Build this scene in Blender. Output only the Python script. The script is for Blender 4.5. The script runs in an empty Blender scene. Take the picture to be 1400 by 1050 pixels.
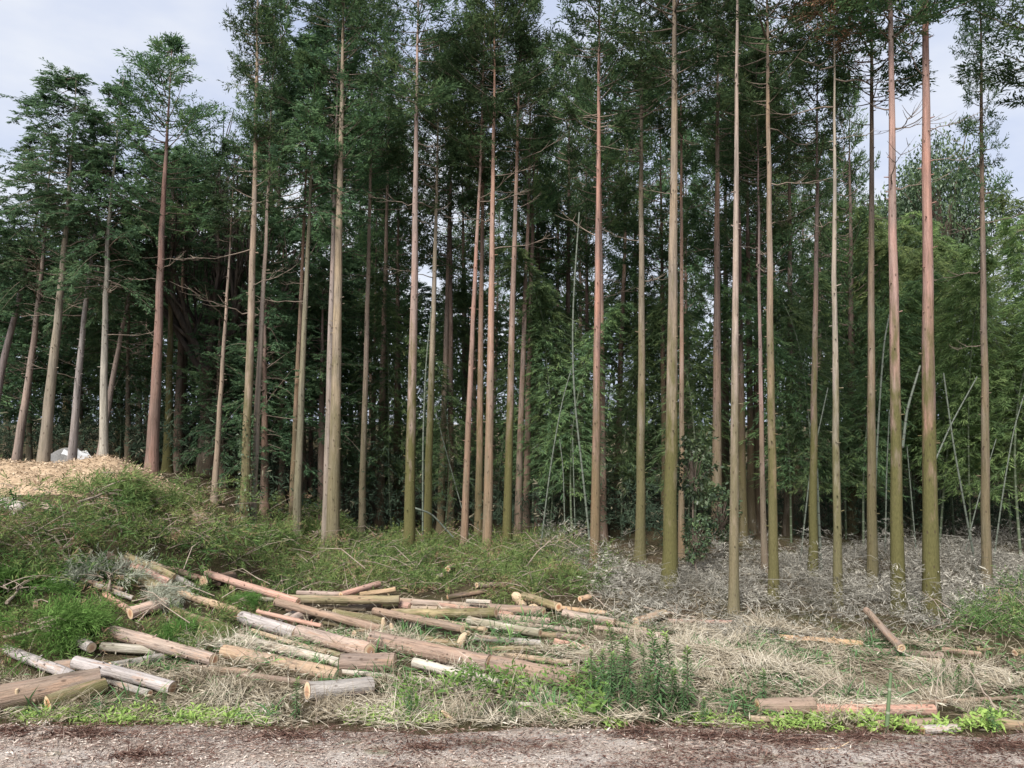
import bpy, math, random
import numpy as np
from mathutils import Vector, Matrix

# ------------------------------------------------------------------ camera, sky, sun, exposure
sc = bpy.context.scene
CAM_H, PITCH, FPX = 4.0, math.radians(3.0), 1038.0
cd = bpy.data.cameras.new('camera'); cam = bpy.data.objects.new('camera', cd)
sc.collection.objects.link(cam)
cam.location = (0, 0, CAM_H); cam.rotation_euler = (math.pi / 2 + PITCH, 0, 0)
cd.sensor_width = 36; cd.lens = 36 * FPX / 1400; cd.clip_end = 3000; cd.clip_start = 0.1
sc.camera = cam

SUN_EL, SUN_AZ = math.radians(46), math.radians(203)      # azimuth clockwise from +Y: behind the camera, a little left
wd = bpy.data.worlds.new('World'); sc.world = wd; wd.use_nodes = True
nt = wd.node_tree; nt.nodes.clear()
o_ = nt.nodes.new('ShaderNodeOutputWorld'); b_ = nt.nodes.new('ShaderNodeBackground')
sky = nt.nodes.new('ShaderNodeTexSky'); sky.sky_type = 'NISHITA'; sky.sun_disc = False
sky.sun_elevation = SUN_EL; sky.sun_rotation = SUN_AZ; sky.air_density = 1.0; sky.dust_density = 2.0
tc = nt.nodes.new('ShaderNodeTexCoord'); mp = nt.nodes.new('ShaderNodeMapping'); mp.inputs['Scale'].default_value = (1, 1, 2.4)
nz = nt.nodes.new('ShaderNodeTexNoise'); nz.inputs['Scale'].default_value = 1.9; nz.inputs['Detail'].default_value = 6
nz.inputs['Roughness'].default_value = 0.55
rp = nt.nodes.new('ShaderNodeValToRGB')
rp.color_ramp.elements[0].position = 0.33; rp.color_ramp.elements[0].color = (3.4, 4.0, 5.6, 1)
rp.color_ramp.elements[1].position = 0.62; rp.color_ramp.elements[1].color = (5.9, 6.05, 6.4, 1)
mx = nt.nodes.new('ShaderNodeMix'); mx.data_type = 'RGBA'; mx.inputs[0].default_value = 0.86
nt.links.new(tc.outputs['Generated'], mp.inputs[0]); nt.links.new(mp.outputs[0], nz.inputs['Vector'])
nt.links.new(nz.outputs[0], rp.inputs[0]); nt.links.new(sky.outputs[0], mx.inputs[6]); nt.links.new(rp.outputs[0], mx.inputs[7])
nt.links.new(mx.outputs[2], b_.inputs[0]); b_.inputs[1].default_value = 0.0490
nt.links.new(b_.outputs[0], o_.inputs[0])
sl = bpy.data.lights.new('sun', 'SUN'); sl.energy = 2.1; sl.angle = math.radians(24); sl.color = (1, 0.96, 0.9)
so = bpy.data.objects.new('sun', sl); sc.collection.objects.link(so)
dv = Vector((math.sin(SUN_AZ) * math.cos(SUN_EL), math.cos(SUN_AZ) * math.cos(SUN_EL), math.sin(SUN_EL)))
so.rotation_euler = dv.to_track_quat('Z', 'Y').to_euler()
vs = sc.view_settings; vs.view_transform = 'Standard'; vs.look = 'None'; vs.gamma = 1; vs.use_curve_mapping = False
vs.exposure = 1.74
sc.cycles.max_bounces = 7; sc.cycles.diffuse_bounces = 4; sc.cycles.glossy_bounces = 1; sc.cycles.transmission_bounces = 5
sc.cycles.use_denoising = True

C = sc.collection
rng = np.random.default_rng(7)
random.seed(5)
TAU = 2 * math.pi

# ------------------------------------------------------------------ terrain and pixel helpers
def sm(t):
    t = np.clip(t, 0, 1); return t * t * (3 - 2 * t)
def G(x, y):
    x = np.asarray(x, float); y = np.asarray(y, float)
    m = 2.35 * sm((-5.3 - x) / 5.6) * sm((y - 12.3) / 6.5)
    u = (0.07 * np.sin(0.8 * x + 0.5 * y) + 0.06 * np.sin(1.3 * y - 0.9 * x + 1) + 0.05 * np.sin(2.3 * x + 1.9 * y)) * sm((y - 10.4) / 2)
    return m + u + 2.4 * sm((5.5 - y) / 4) + 0.5 * sm((y - 30) / 25)
cp, sp = math.cos(PITCH), math.sin(PITCH)
def ray(px, py):
    a = (px - 700) / FPX; b = (525 - py) / FPX
    return np.array([a, cp - b * sp, sp + b * cp])
def at_depth(px, py, Y):
    d = ray(px, py); t = Y / d[1]
    return np.array([d[0] * t, Y, CAM_H + d[2] * t])
def on_ground(px, py, lift=0.0):
    d = ray(px, py); last = None
    for Y in np.arange(6.0, 70, 0.05):
        t = Y / d[1]; z = CAM_H + d[2] * t; g = float(G(d[0] * t, Y)) + lift
        if z <= g: break
    return np.array([d[0] * t, Y, z])
def project(x, y, z):
    z = z - CAM_H
    f = y * cp + z * sp; u = -y * sp + z * cp
    f = np.maximum(f, 0.1)
    return 700 + FPX * x / f, 525 - FPX * u / f
def inpoly(x, y, poly):
    r = np.zeros(x.shape, bool); n = len(poly)
    for i in range(n):
        x0, y0 = poly[i]; x1, y1 = poly[(i + 1) % n]
        c = ((y0 > y) != (y1 > y)) & (x < (x1 - x0) * (y - y0) / ((y1 - y0) if y1 != y0 else 1e-9) + x0)
        r ^= c
    return r
def vnoise(x, y, s, seed=0):
    """smooth value noise 0..1"""
    x = np.asarray(x, float) * s + 1000; y = np.asarray(y, float) * s + 1000
    xi = np.floor(x).astype(np.int64); yi = np.floor(y).astype(np.int64); fx = x - xi; fy = y - yi
    fx = fx * fx * (3 - 2 * fx); fy = fy * fy * (3 - 2 * fy)
    def h(a, b):
        n = (a * 374761393 + b * 668265263 + seed * 974634721) & 0x7fffffff
        n = ((n ^ (n >> 13)) * 1274126177) & 0x7fffffff
        return ((n ^ (n >> 16)) & 0xffff) / 65535.0
    return (h(xi, yi) * (1 - fx) + h(xi + 1, yi) * fx) * (1 - fy) + (h(xi, yi + 1) * (1 - fx) + h(xi + 1, yi + 1) * fx) * fy

# ------------------------------------------------------------------ mesh builder
class MB:
    def __init__(s): s.v = []; s.f = []; s.t = []; s.mi = []; s.n = 0
    def add(s, verts, faces, tint=0.5, mat=0):
        verts = np.asarray(verts, float).reshape(-1, 3); faces = np.asarray(faces, np.int64)
        s.v.append(verts); s.f.append(faces + s.n)
        s.t.append(np.broadcast_to(np.asarray(tint, float), (len(verts),)))
        s.mi.append(np.full(len(faces), mat)); s.n += len(verts)
    def quads(s, a, b, c, d, tint=0.5, mat=0):
        n = len(a); v = np.stack([a, b, c, d], 1).reshape(-1, 3)
        t = np.repeat(np.broadcast_to(np.asarray(tint, float), (n,)), 4)
        s.add(v, np.arange(n * 4).reshape(n, 4), t, mat)
    def leaves(s, P, D, W, L, wd, tint=0.5, mat=0, droop=0.0, mid=0.45):
        """rhombic leaves: base P, unit dir D, unit side W"""
        L = np.broadcast_to(np.asarray(L, float), (len(P),))[:, None]; wd = np.broadcast_to(np.asarray(wd, float), (len(P),))[:, None]
        M = P + D * L * mid
        T = P + D * L; T = T + np.array([0, 0, -1.0]) * (L * droop)
        s.quads(P, M + W * wd * .5, T, M - W * wd * .5, tint, mat)
    def tube(s, pts, radii, sides=8, tint=0.5, mat=0, wob=0.0, rg=None, cap=True):
        pts = np.asarray(pts, float); n = len(pts); radii = np.broadcast_to(np.asarray(radii, float), (n,))
        tan = np.gradient(pts, axis=0); tan /= np.linalg.norm(tan, axis=1)[:, None] + 1e-9
        ref = np.array([1.0, 0, 0]) if abs(tan[0][0]) < .8 else np.array([0, 1.0, 0])
        u = ref - tan * (tan @ ref)[:, None]; u /= np.linalg.norm(u, axis=1)[:, None]
        w = np.cross(tan, u)
        a = np.arange(sides) * TAU / sides
        rr = radii[:, None] * np.ones((n, sides))
        if wob and rg is not None: rr = rr * (1 + wob * rg.standard_normal((n, sides)))
        V = pts[:, None, :] + rr[..., None] * (np.cos(a)[None, :, None] * u[:, None, :] + np.sin(a)[None, :, None] * w[:, None, :])
        i = np.arange(n - 1)[:, None] * sides; j = np.arange(sides)[None, :]; k = (j + 1) % sides
        F = np.stack([i + j, i + k, i + sides + k, i + sides + j], -1).reshape(-1, 4)
        s.add(V.reshape(-1, 3), F, tint, mat)
        if cap:
            tint = float(np.mean(tint))
            for e in (0, n - 1):
                c = len(V[e]); vv = np.vstack([V[e], pts[e][None]])
                ff = [[q, (q + 1) % sides, sides, sides] for q in range(sides)]
                ff = np.array(ff) if e else np.array([[x[1], x[0], x[2], x[2]] for x in ff])
                s.add(vv, ff, tint, mat)
    def mesh(s, name, mats, smooth=False):
        V = np.vstack(s.v); T = np.concatenate(s.t); MI = np.concatenate(s.mi)
        F = [f if f.shape[1] == 4 else np.hstack([f, f[:, -1:]]) for f in s.f]; F = np.vstack(F)
        tri = F[:, 2] == F[:, 3]
        cnt = np.where(tri, 3, 4); keep = np.ones(F.shape, bool); keep[tri, 3] = False
        loops = F[keep]; start = np.concatenate([[0], np.cumsum(cnt)[:-1]])
        me = bpy.data.meshes.new(name)
        me.vertices.add(len(V)); me.vertices.foreach_set('co', V.astype(np.float32).ravel())
        me.loops.add(len(loops)); me.loops.foreach_set('vertex_index', loops.astype(np.int32))
        me.polygons.add(len(F)); me.polygons.foreach_set('loop_start', start.astype(np.int32))
        me.polygons.foreach_set('loop_total', cnt.astype(np.int32))
        me.polygons.foreach_set('material_index', MI.astype(np.int32))
        if smooth: me.polygons.foreach_set('use_smooth', np.ones(len(F), bool))
        at = me.attributes.new('tint', 'FLOAT', 'POINT'); at.data.foreach_set('value', T.astype(np.float32))
        for m in (mats if isinstance(mats, (list, tuple)) else [mats]): me.materials.append(m)
        me.update(calc_edges=True)
        return me

def ob(name, me, parent=None, loc=(0, 0, 0), rot=(0, 0, 0), scale=(1, 1, 1), color=None):
    o = bpy.data.objects.new(name, me); C.objects.link(o)
    o.location = loc; o.rotation_euler = rot; o.scale = scale
    if parent: o.parent = parent
    if color: o.color = color
    return o
ALL_LABELS = {}
def tag(o, label, cat, group=None):
    ALL_LABELS[label] = ALL_LABELS.get(label, 0) + 1
    o['label'] = label; o['category'] = cat
    if group: o['group'] = group
    return o
def thing(name, label, cat, loc=(0, 0, 0), rot=(0, 0, 0), group=None):
    return tag(ob(name, None, None, loc, rot), label, cat, group)

# ------------------------------------------------------------------ materials
def newmat(name):
    m = bpy.data.materials.new(name); m.use_nodes = True; t = m.node_tree; t.nodes.clear()
    out = t.nodes.new('ShaderNodeOutputMaterial')
    return m, t, out
def N(t, typ, **kw):
    n = t.nodes.new(typ)
    for k, v in kw.items():
        if k in n.inputs: n.inputs[k].default_value = v
        else: setattr(n, k, v)
    return n
def ramp(t, stops, interp='LINEAR'):
    r = t.nodes.new('ShaderNodeValToRGB'); e = r.color_ramp.elements; r.color_ramp.interpolation = interp
    while len(e) < len(stops): e.new(0.5)
    for el, (p, c) in zip(e, stops): el.position = p; el.color = (*c[:3], 1)
    return r
def mixc(t, fac, a, b, mode='MIX'):
    m = t.nodes.new('ShaderNodeMix'); m.data_type = 'RGBA'; m.blend_type = mode
    for i, v in ((0, fac), (6, a), (7, b)):
        if hasattr(v, 'links') or hasattr(v, 'is_linked'): t.links.new(v, m.inputs[i])
        elif isinstance(v, (int, float)): m.inputs[i].default_value = v
        else: m.inputs[i].default_value = (*v[:3], 1)
    return m.outputs[2]
def mth(t, op, a, b=0.0, clamp=False):
    m = t.nodes.new('ShaderNodeMath'); m.operation = op; m.use_clamp = clamp
    for i, v in ((0, a), (1, b)):
        if hasattr(v, 'is_linked'): t.links.new(v, m.inputs[i])
        else: m.inputs[i].default_value = v
    return m.outputs[0]
def noise(t, vec, scale, detail=3, rough=0.55, out=0):
    n = N(t, 'ShaderNodeTexNoise', Scale=scale, Detail=detail, Roughness=rough)
    if vec is not None: t.links.new(vec, n.inputs['Vector'])
    return n.outputs[out]
def mapped(t, src, scale):
    m = t.nodes.new('ShaderNodeMapping'); m.inputs['Scale'].default_value = scale
    t.links.new(src, m.inputs[0]); return m.outputs[0]
def bump(t, h, strength, dist=0.02):
    b = N(t, 'ShaderNodeBump', Strength=strength, Distance=dist); t.links.new(h, b.inputs['Height']); return b.outputs[0]

def foliage(name, stops, trans=0.3, rnd=0.25, gloss=0.0, spread=None):
    m, t, out = newmat(name)
    a = N(t, 'ShaderNodeAttribute', attribute_name='tint')
    r = ramp(t, stops); t.links.new(a.outputs['Fac'], r.inputs[0])
    oi = N(t, 'ShaderNodeObjectInfo')
    hsv = N(t, 'ShaderNodeHueSaturation')
    t.links.new(r.outputs[0], hsv.inputs['Color'])
    t.links.new(mth(t, 'ADD', mth(t, 'MULTIPLY', oi.outputs['Random'], 2 * rnd), 1 - rnd), hsv.inputs['Value'])
    t.links.new(mth(t, 'ADD', mth(t, 'MULTIPLY', oi.outputs['Random'], 0.03), 0.485), hsv.inputs['Hue'])
    d = N(t, 'ShaderNodeBsdfDiffuse'); tr = N(t, 'ShaderNodeBsdfTranslucent'); mx = N(t, 'ShaderNodeMixShader')
    mx.inputs[0].default_value = trans
    t.links.new(hsv.outputs[0], d.inputs[0]); t.links.new(hsv.outputs[0], tr.inputs[0])
    t.links.new(d.outputs[0], mx.inputs[1]); t.links.new(tr.outputs[0], mx.inputs[2])
    last = mx.outputs[0]
    if gloss:
        g = N(t, 'ShaderNodeBsdfGlossy', Roughness=0.45); g.inputs[0].default_value = (1, 1, 1, 1)
        m2 = N(t, 'ShaderNodeMixShader'); m2.inputs[0].default_value = gloss
        t.links.new(last, m2.inputs[1]); t.links.new(g.outputs[0], m2.inputs[2]); last = m2.outputs[0]
    t.links.new(last, out.inputs[0])
    return m

def bark(name, moss_h=None):
    """obj.color rgb = bark colour, alpha = amount of green algae (low on a standing trunk, in patches on a log)"""
    m, t, out = newmat(name)
    tcn = N(t, 'ShaderNodeTexCoord'); oc = tcn.outputs['Object']; oi = N(t, 'ShaderNodeObjectInfo')
    # offset per object so no two trunks share a pattern
    off = N(t, 'ShaderNodeVectorMath', operation='ADD'); cx = N(t, 'ShaderNodeCombineXYZ')
    t.links.new(mth(t, 'MULTIPLY', oi.outputs['Random'], 91.0), cx.inputs[0]); t.links.new(mth(t, 'MULTIPLY', oi.outputs['Random'], 37.0), cx.inputs[2])
    t.links.new(oc, off.inputs[0]); t.links.new(cx.outputs[0], off.inputs[1]); v = off.outputs[0]
    st = noise(t, mapped(t, v, (26, 26, 1.3)), 1.0, 5, 0.65)
    bl = noise(t, mapped(t, v, (2.5, 2.5, 0.55)), 1.0, 3)
    fi = noise(t, mapped(t, v, (60, 60, 14)), 1.0, 3)
    val = mth(t, 'ADD', mth(t, 'ADD', mth(t, 'MULTIPLY', st, 2.3), -0.57), mth(t, 'ADD', mth(t, 'MULTIPLY', bl, 1.5), -0.38))
    val = mth(t, 'ADD', val, mth(t, 'MULTIPLY', fi, 0.5))
    hs = N(t, 'ShaderNodeHueSaturation'); t.links.new(oi.outputs['Color'], hs.inputs['Color'])
    t.links.new(mth(t, 'MULTIPLY', val, 0.86), hs.inputs['Value'])
    t.links.new(mth(t, 'ADD', mth(t, 'MULTIPLY', bl, 0.9), 0.5), hs.inputs['Saturation'])
    col = hs.outputs[0]
    gp = noise(t, mapped(t, v, (3.5, 3.5, 0.9)), 1.0, 4)            # grey weathered plates
    gr = ramp(t, [(0.54, (0, 0, 0)), (0.68, (1, 1, 1))]); t.links.new(gp, gr.inputs[0])
    col = mixc(t, mth(t, 'MULTIPLY', gr.outputs[0], 0.45), col, (0.30, 0.25, 0.215))
    # moss / algae
    mo = noise(t, mapped(t, v, (7, 7, 1.6)), 1.0, 4)
    if moss_h:
        sep = N(t, 'ShaderNodeSeparateXYZ'); t.links.new(oc, sep.inputs[0])
        hz = mth(t, 'DIVIDE', sep.outputs[2], moss_h)
        f = mth(t, 'SUBTRACT', mth(t, 'ADD', mth(t, 'MULTIPLY', mo, 1.5), 0.15), hz)
        f = mth(t, 'MULTIPLY', f, 2.0, True)
    else:
        f = mth(t, 'MULTIPLY', mth(t, 'SUBTRACT', mo, 0.33), 5.0, True)
    f = mth(t, 'MULTIPLY', f, oi.outputs['Alpha'])
    mc = mixc(t, fi, (0.052, 0.050, 0.018), (0.155, 0.142, 0.060))
    col = mixc(t, f, col, mc)
    if not moss_h:                                   # torn places where the inner bark shows
        pe = noise(t, mapped(t, v, (9, 9, 1.1)), 1.0, 5, 0.7); pr = ramp(t, [(0.55, (0, 0, 0)), (0.60, (1, 1, 1))]); t.links.new(pe, pr.inputs[0])
        col = mixc(t, mth(t, 'MULTIPLY', pr.outputs[0], 0.55), col, (0.36, 0.235, 0.165))
        pd = noise(t, mapped(t, v, (11, 11, 1.6)), 1.3, 5, 0.7); pq = ramp(t, [(0.58, (0, 0, 0)), (0.66, (1, 1, 1))]); t.links.new(pd, pq.inputs[0])
        col = mixc(t, mth(t, 'MULTIPLY', pq.outputs[0], 0.6), col, (0.10, 0.07, 0.055))
    # dark knots
    vo = N(t, 'ShaderNodeTexVoronoi', Scale=1.0); t.links.new(mapped(t, v, (8.0, 8.0, 4.2)), vo.inputs['Vector'])
    kn = ramp(t, [(0.09, (1, 1, 1)), (0.19, (0, 0, 0))]); t.links.new(vo.outputs['Distance'], kn.inputs[0])
    col = mixc(t, mth(t, 'MULTIPLY', kn.outputs[0], 0.7), col, (0.06, 0.04, 0.03))
    b = N(t, 'ShaderNodeBsdfPrincipled', Roughness=0.9); b.inputs['Specular IOR Level'].default_value = 0.15
    t.links.new(col, b.inputs['Base Color'])
    t.links.new(bump(t, mth(t, 'ADD', st, mth(t, 'MULTIPLY', fi, 0.4)), 0.8, 0.03), b.inputs['Normal'])
    t.links.new(b.outputs[0], out.inputs[0])
    return m

def plain(name, stops, scale=6, rough=0.9, bmp=0.5, vscale=(1, 1, 1), coord='Object', detail=5, dist=0.03):
    m, t, out = newmat(name)
    tcn = N(t, 'ShaderNodeTexCoord'); v = mapped(t, tcn.outputs[coord], vscale)
    n = noise(t, v, scale, detail, 0.65); r = ramp(t, stops); t.links.new(n, r.inputs[0])
    b = N(t, 'ShaderNodeBsdfPrincipled', Roughness=rough); b.inputs['Specular IOR Level'].default_value = 0.2
    t.links.new(r.outputs[0], b.inputs['Base Color']); t.links.new(bump(t, n, bmp, dist), b.inputs['Normal'])
    t.links.new(b.outputs[0], out.inputs[0]); return m

def tinted(name, stops, rough=0.9, bmp=0.0):
    """colour by the tint attribute of each small piece"""
    m, t, out = newmat(name)
    a = N(t, 'ShaderNodeAttribute', attribute_name='tint'); r = ramp(t, stops); t.links.new(a.outputs['Fac'], r.inputs[0])
    b = N(t, 'ShaderNodeBsdfDiffuse'); t.links.new(r.outputs[0], b.inputs[0]); t.links.new(b.outputs[0], out.inputs[0]); return m

M_bark = bark('bark_standing', 7.5)
M_barklog = bark('bark_log')
M_limb = plain('limb_bark', [(0.3, (0.10, 0.075, 0.055)), (0.7, (0.23, 0.185, 0.15))], 9)
M_stick = plain('dead_stick', [(0.3, (0.20, 0.155, 0.12)), (0.7, (0.40, 0.33, 0.27))], 14)
M_dbr = plain('dead_branch_bark', [(0.3, (0.13, 0.10, 0.08)), (0.7, (0.28, 0.225, 0.18))], 9)
M_cedar = foliage('cedar_foliage', [(0, (0.044, 0.078, 0.042)), (0.45, (0.086, 0.145, 0.070)), (0.8, (0.125, 0.188, 0.082)), (1, (0.175, 0.225, 0.092))], 0.36, 0.38)
M_cypr = foliage('cypress_foliage', [(0, (0.058, 0.102, 0.060)), (0.5, (0.104, 0.175, 0.092)), (1, (0.165, 0.24, 0.115))], 0.46, 0.3)
M_dead = foliage('dead_foliage', [(0, (0.10, 0.055, 0.04)), (1, (0.26, 0.15, 0.10))], 0.2)
M_bamb = foliage('bamboo_foliage', [(0, (0.075, 0.125, 0.066)), (0.5, (0.130, 0.205, 0.098)), (1, (0.22, 0.30, 0.12))], 0.45)
M_bamb2 = foliage('sunlit_bamboo_foliage', [(0, (0.10, 0.155, 0.07)), (0.5, (0.18, 0.255, 0.105)), (1, (0.28, 0.36, 0.14))], 0.5)  # lit copy of the bamboo leaves: sunlight is put into the colour
M_sasa = foliage('thicket_foliage', [(0, (0.040, 0.062, 0.044)), (0.6, (0.076, 0.108, 0.070)), (0.9, (0.13, 0.155, 0.10)), (1, (0.28, 0.25, 0.18))], 0.3, 0.0)
M_broad = foliage('broadleaf_foliage', [(0, (0.048, 0.080, 0.050)), (0.6, (0.085, 0.130, 0.065)), (1, (0.15, 0.21, 0.09))], 0.3, gloss=0.03)
M_slash = foliage('slash_foliage', [(0, (0.055, 0.100, 0.036)), (0.4, (0.105, 0.175, 0.060)), (0.78, (0.185, 0.255, 0.085)), (0.93, (0.26, 0.25, 0.12)), (1, (0.32, 0.22, 0.14))], 0.25, 0.0)
M_weed = foliage('weed_foliage', [(0, (0.09, 0.17, 0.055)), (0.5, (0.19, 0.31, 0.085)), (1, (0.36, 0.48, 0.14))], 0.35, 0.1)
M_gold = foliage('tall_weed_foliage', [(0, (0.075, 0.14, 0.065)), (0.6, (0.13, 0.22, 0.09)), (1, (0.28, 0.42, 0.12))], 0.3, 0.1)
M_straw = tinted('straw', [(0, (0.12, 0.095, 0.065)), (0.35, (0.26, 0.22, 0.16)), (0.7, (0.40, 0.355, 0.275)), (1, (0.54, 0.495, 0.41))])
M_grey = tinted('dry_brush', [(0, (0.08, 0.075, 0.06)), (0.4, (0.19, 0.18, 0.155)), (0.75, (0.32, 0.305, 0.265)), (1, (0.46, 0.43, 0.365))])
M_chip = tinted('bark_chips', [(0, (0.05, 0.028, 0.022)), (0.3, (0.13, 0.072, 0.058)), (0.55, (0.30, 0.225, 0.185)), (0.8, (0.45, 0.375, 0.325)), (1, (0.60, 0.53, 0.46))])
M_wchip = tinted('wood_chips', [(0, (0.18, 0.13, 0.09)), (0.5, (0.39, 0.29, 0.195)), (1, (0.56, 0.46, 0.34))])
M_heap = tinted('bark_fibre', [(0, (0.04, 0.022, 0.018)), (0.6, (0.12, 0.07, 0.056)), (1, (0.28, 0.20, 0.16))])
def culm_mat(name, lo, hi, ring):
    m, t, out = newmat(name)
    tcn = N(t, 'ShaderNodeTexCoord'); a = N(t, 'ShaderNodeAttribute', attribute_name='tint')
    n = noise(t, tcn.outputs['Object'], 5, 3); c = mixc(t, n, lo, hi)
    fr = mth(t, 'FRACT', a.outputs['Fac']); k = mth(t, 'LESS_THAN', fr, 0.10)
    c = mixc(t, k, c, ring)
    b = N(t, 'ShaderNodeBsdfPrincipled', Roughness=0.5); t.links.new(c, b.inputs['Base Color']); t.links.new(b.outputs[0], out.inputs[0]); return m
M_culm = culm_mat('bamboo_culm', (0.06, 0.085, 0.045), (0.13, 0.16, 0.09), (0.22, 0.23, 0.18))
M_culmw = culm_mat('pale_bamboo_culm', (0.07, 0.088, 0.062), (0.17, 0.19, 0.155), (0.05, 0.05, 0.04))
M_culmg = culm_mat('green_bamboo_stake', (0.07, 0.12, 0.055), (0.17, 0.23, 0.12), (0.28, 0.30, 0.22))
def cut_mat():
    m, t, out = newmat('cut_wood')
    a = N(t, 'ShaderNodeAttribute', attribute_name='tint'); tcn = N(t, 'ShaderNodeTexCoord'); oi = N(t, 'ShaderNodeObjectInfo')
    nz_ = noise(t, tcn.outputs['Object'], 3.0, 4)
    rr = mth(t, 'ADD', a.outputs['Fac'], mth(t, 'MULTIPLY', mth(t, 'SUBTRACT', nz_, 0.5), 0.25))
    r = ramp(t, [(0, (0.30, 0.12, 0.06)), (0.48, (0.46, 0.21, 0.10)), (0.60, (0.66, 0.46, 0.27)), (0.90, (0.72, 0.55, 0.36)), (0.97, (0.22, 0.13, 0.09))]); t.links.new(rr, r.inputs[0])
    w = mth(t, 'SINE', mth(t, 'MULTIPLY', rr, 60.0))
    c = mixc(t, mth(t, 'ADD', mth(t, 'MULTIPLY', w, 0.12), 0.12), r.outputs[0], (0.30, 0.16, 0.09))
    c = mixc(t, mth(t, 'MULTIPLY', oi.outputs['Random'], 0.45), c, (0.52, 0.42, 0.31))
    b = N(t, 'ShaderNodeBsdfPrincipled', Roughness=0.85); t.links.new(c, b.inputs['Base Color']); t.links.new(b.outputs[0], out.inputs[0]); return m
M_cut = cut_mat()
M_split = plain('split_wood', [(0.3, (0.42, 0.30, 0.19)), (0.7, (0.66, 0.52, 0.36))], 4, 0.9, 0.6, (9, 9, 0.7))
M_rock = plain('rock', [(0.3, (0.30, 0.26, 0.23)), (0.6, (0.50, 0.44, 0.40)), (0.8, (0.60, 0.54, 0.50))], 3.5)
M_gravel = plain('grey_gravel', [(0.3, (0.17, 0.165, 0.16)), (0.7, (0.36, 0.35, 0.34))], 30, bmp=1.0)
M_sheet = plain('plastic_sheet', [(0.3, (0.55, 0.56, 0.58)), (0.7, (0.75, 0.76, 0.78))], 5, 0.4)

def ground_mat():
    m, t, out = newmat('forest_floor')
    g = N(t, 'ShaderNodeNewGeometry'); p = g.outputs['Position']
    a = noise(t, p, 0.9, 5, 0.6); b1 = noise(t, p, 9, 5, 0.7); c1 = noise(t, p, 45, 3, 0.7)
    r = ramp(t, [(0.25, (0.055, 0.042, 0.030)), (0.45, (0.13, 0.10, 0.07)), (0.6, (0.10, 0.105, 0.05)), (0.8, (0.26, 0.21, 0.15))])
    t.links.new(mth(t, 'ADD', mth(t, 'MULTIPLY', a, 0.5), mth(t, 'MULTIPLY', b1, 0.5)), r.inputs[0])
    r2 = ramp(t, [(0.35, (0.35, 0.33, 0.3)), (0.7, (1.3, 1.25, 1.15))]); t.links.new(c1, r2.inputs[0])
    c = mixc(t, 1.0, r.outputs[0], r2.outputs[0], 'MULTIPLY')
    b = N(t, 'ShaderNodeBsdfPrincipled', Roughness=0.95); b.inputs['Specular IOR Level'].default_value = 0.1
    t.links.new(c, b.inputs['Base Color']); t.links.new(bump(t, mth(t, 'ADD', b1, c1), 1.0, 0.05), b.inputs['Normal'])
    t.links.new(b.outputs[0], out.inputs[0]); return m
def road_mat():
    m, t, out = newmat('track_surface')
    g = N(t, 'ShaderNodeNewGeometry'); p = g.outputs['Position']
    a = noise(t, mapped(t, p, (0.7, 2.2, 1)), 1.0, 6, 0.62); f = noise(t, p, 22, 5, 0.75); ff = noise(t, mapped(t, p, (40, 70, 40)), 1.0, 3, 0.7)
    v = mth(t, 'ADD', mth(t, 'MULTIPLY', a, 0.55), mth(t, 'MULTIPLY', f, 0.45))
    r = ramp(t, [(0.28, (0.10, 0.06, 0.046)), (0.36, (0.28, 0.20, 0.155)), (0.45, (0.50, 0.425, 0.36)), (0.58, (0.62, 0.57, 0.52))]); t.links.new(v, r.inputs[0])
    r2 = ramp(t, [(0.32, (0.35, 0.33, 0.33)), (0.7, (1.25, 1.22, 1.2))]); t.links.new(ff, r2.inputs[0])
    c = mixc(t, 1.0, r.outputs[0], r2.outputs[0], 'MULTIPLY')
    gm = ramp(t, [(0.58, (0, 0, 0)), (0.7, (1, 1, 1))]); t.links.new(noise(t, mapped(t, p, (1.1, 2.5, 1)), 1.3, 4), gm.inputs[0])
    c = mixc(t, mth(t, 'MULTIPLY', gm.outputs[0], 0.5), c, (0.17, 0.18, 0.08))
    b = N(t, 'ShaderNodeBsdfPrincipled', Roughness=0.95); b.inputs['Specular IOR Level'].default_value = 0.15
    t.links.new(c, b.inputs['Base Color']); t.links.new(bump(t, mth(t, 'ADD', f, ff), 1.0, 0.03), b.inputs['Normal'])
    t.links.new(b.outputs[0], out.inputs[0]); return m

# ------------------------------------------------------------------ ground and track
def grid(name, xs, ys, zf, mat):
    X, Y = np.meshgrid(xs, ys); Z = zf(X, Y)
    V = np.stack([X, Y, Z], -1).reshape(-1, 3); nx = len(xs); ny = len(ys)
    i = np.arange(ny - 1)[:, None] * nx; j = np.arange(nx - 1)[None, :]
    F = np.stack([i + j, i + j + 1, i + nx + j + 1, i + nx + j], -1).reshape(-1, 4)
    b = MB(); b.add(V, F); return b.mesh(name, mat, True)
def edge(x):   # far edge of the track
    return 10.12 + 0.10 * np.sin(x * 0.9) + 0.06 * np.sin(2.7 * x + 1) + 0.03 * np.sin(7 * x) - 0.012 * x
xs = np.concatenate([np.linspace(-900, -45, 18)[:-1], np.linspace(-45, 45, 161), np.linspace(45, 900, 18)[1:]])
ys = np.concatenate([np.linspace(-300, -10, 8)[:-1], np.linspace(-10, 62, 171), np.linspace(62, 1500, 16)[1:]])
g_ = ob('ground', grid('ground', xs, ys, lambda x, y: G(x, y) + 0.06 * (vnoise(x, y, 2.0, 3) - 0.5) * sm((y - 10.6) / 1.0), ground_mat())); g_['kind'] = 'structure'
def roadz(x, y):
    n = vnoise(x, y, 3.0, 5) * 0.5 + vnoise(x, y, 8.0, 6) * 0.3 + vnoise(x, y, 19, 7) * 0.2
    return 0.004 + 0.085 * n * sm((y - 6) / 1.5)
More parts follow.
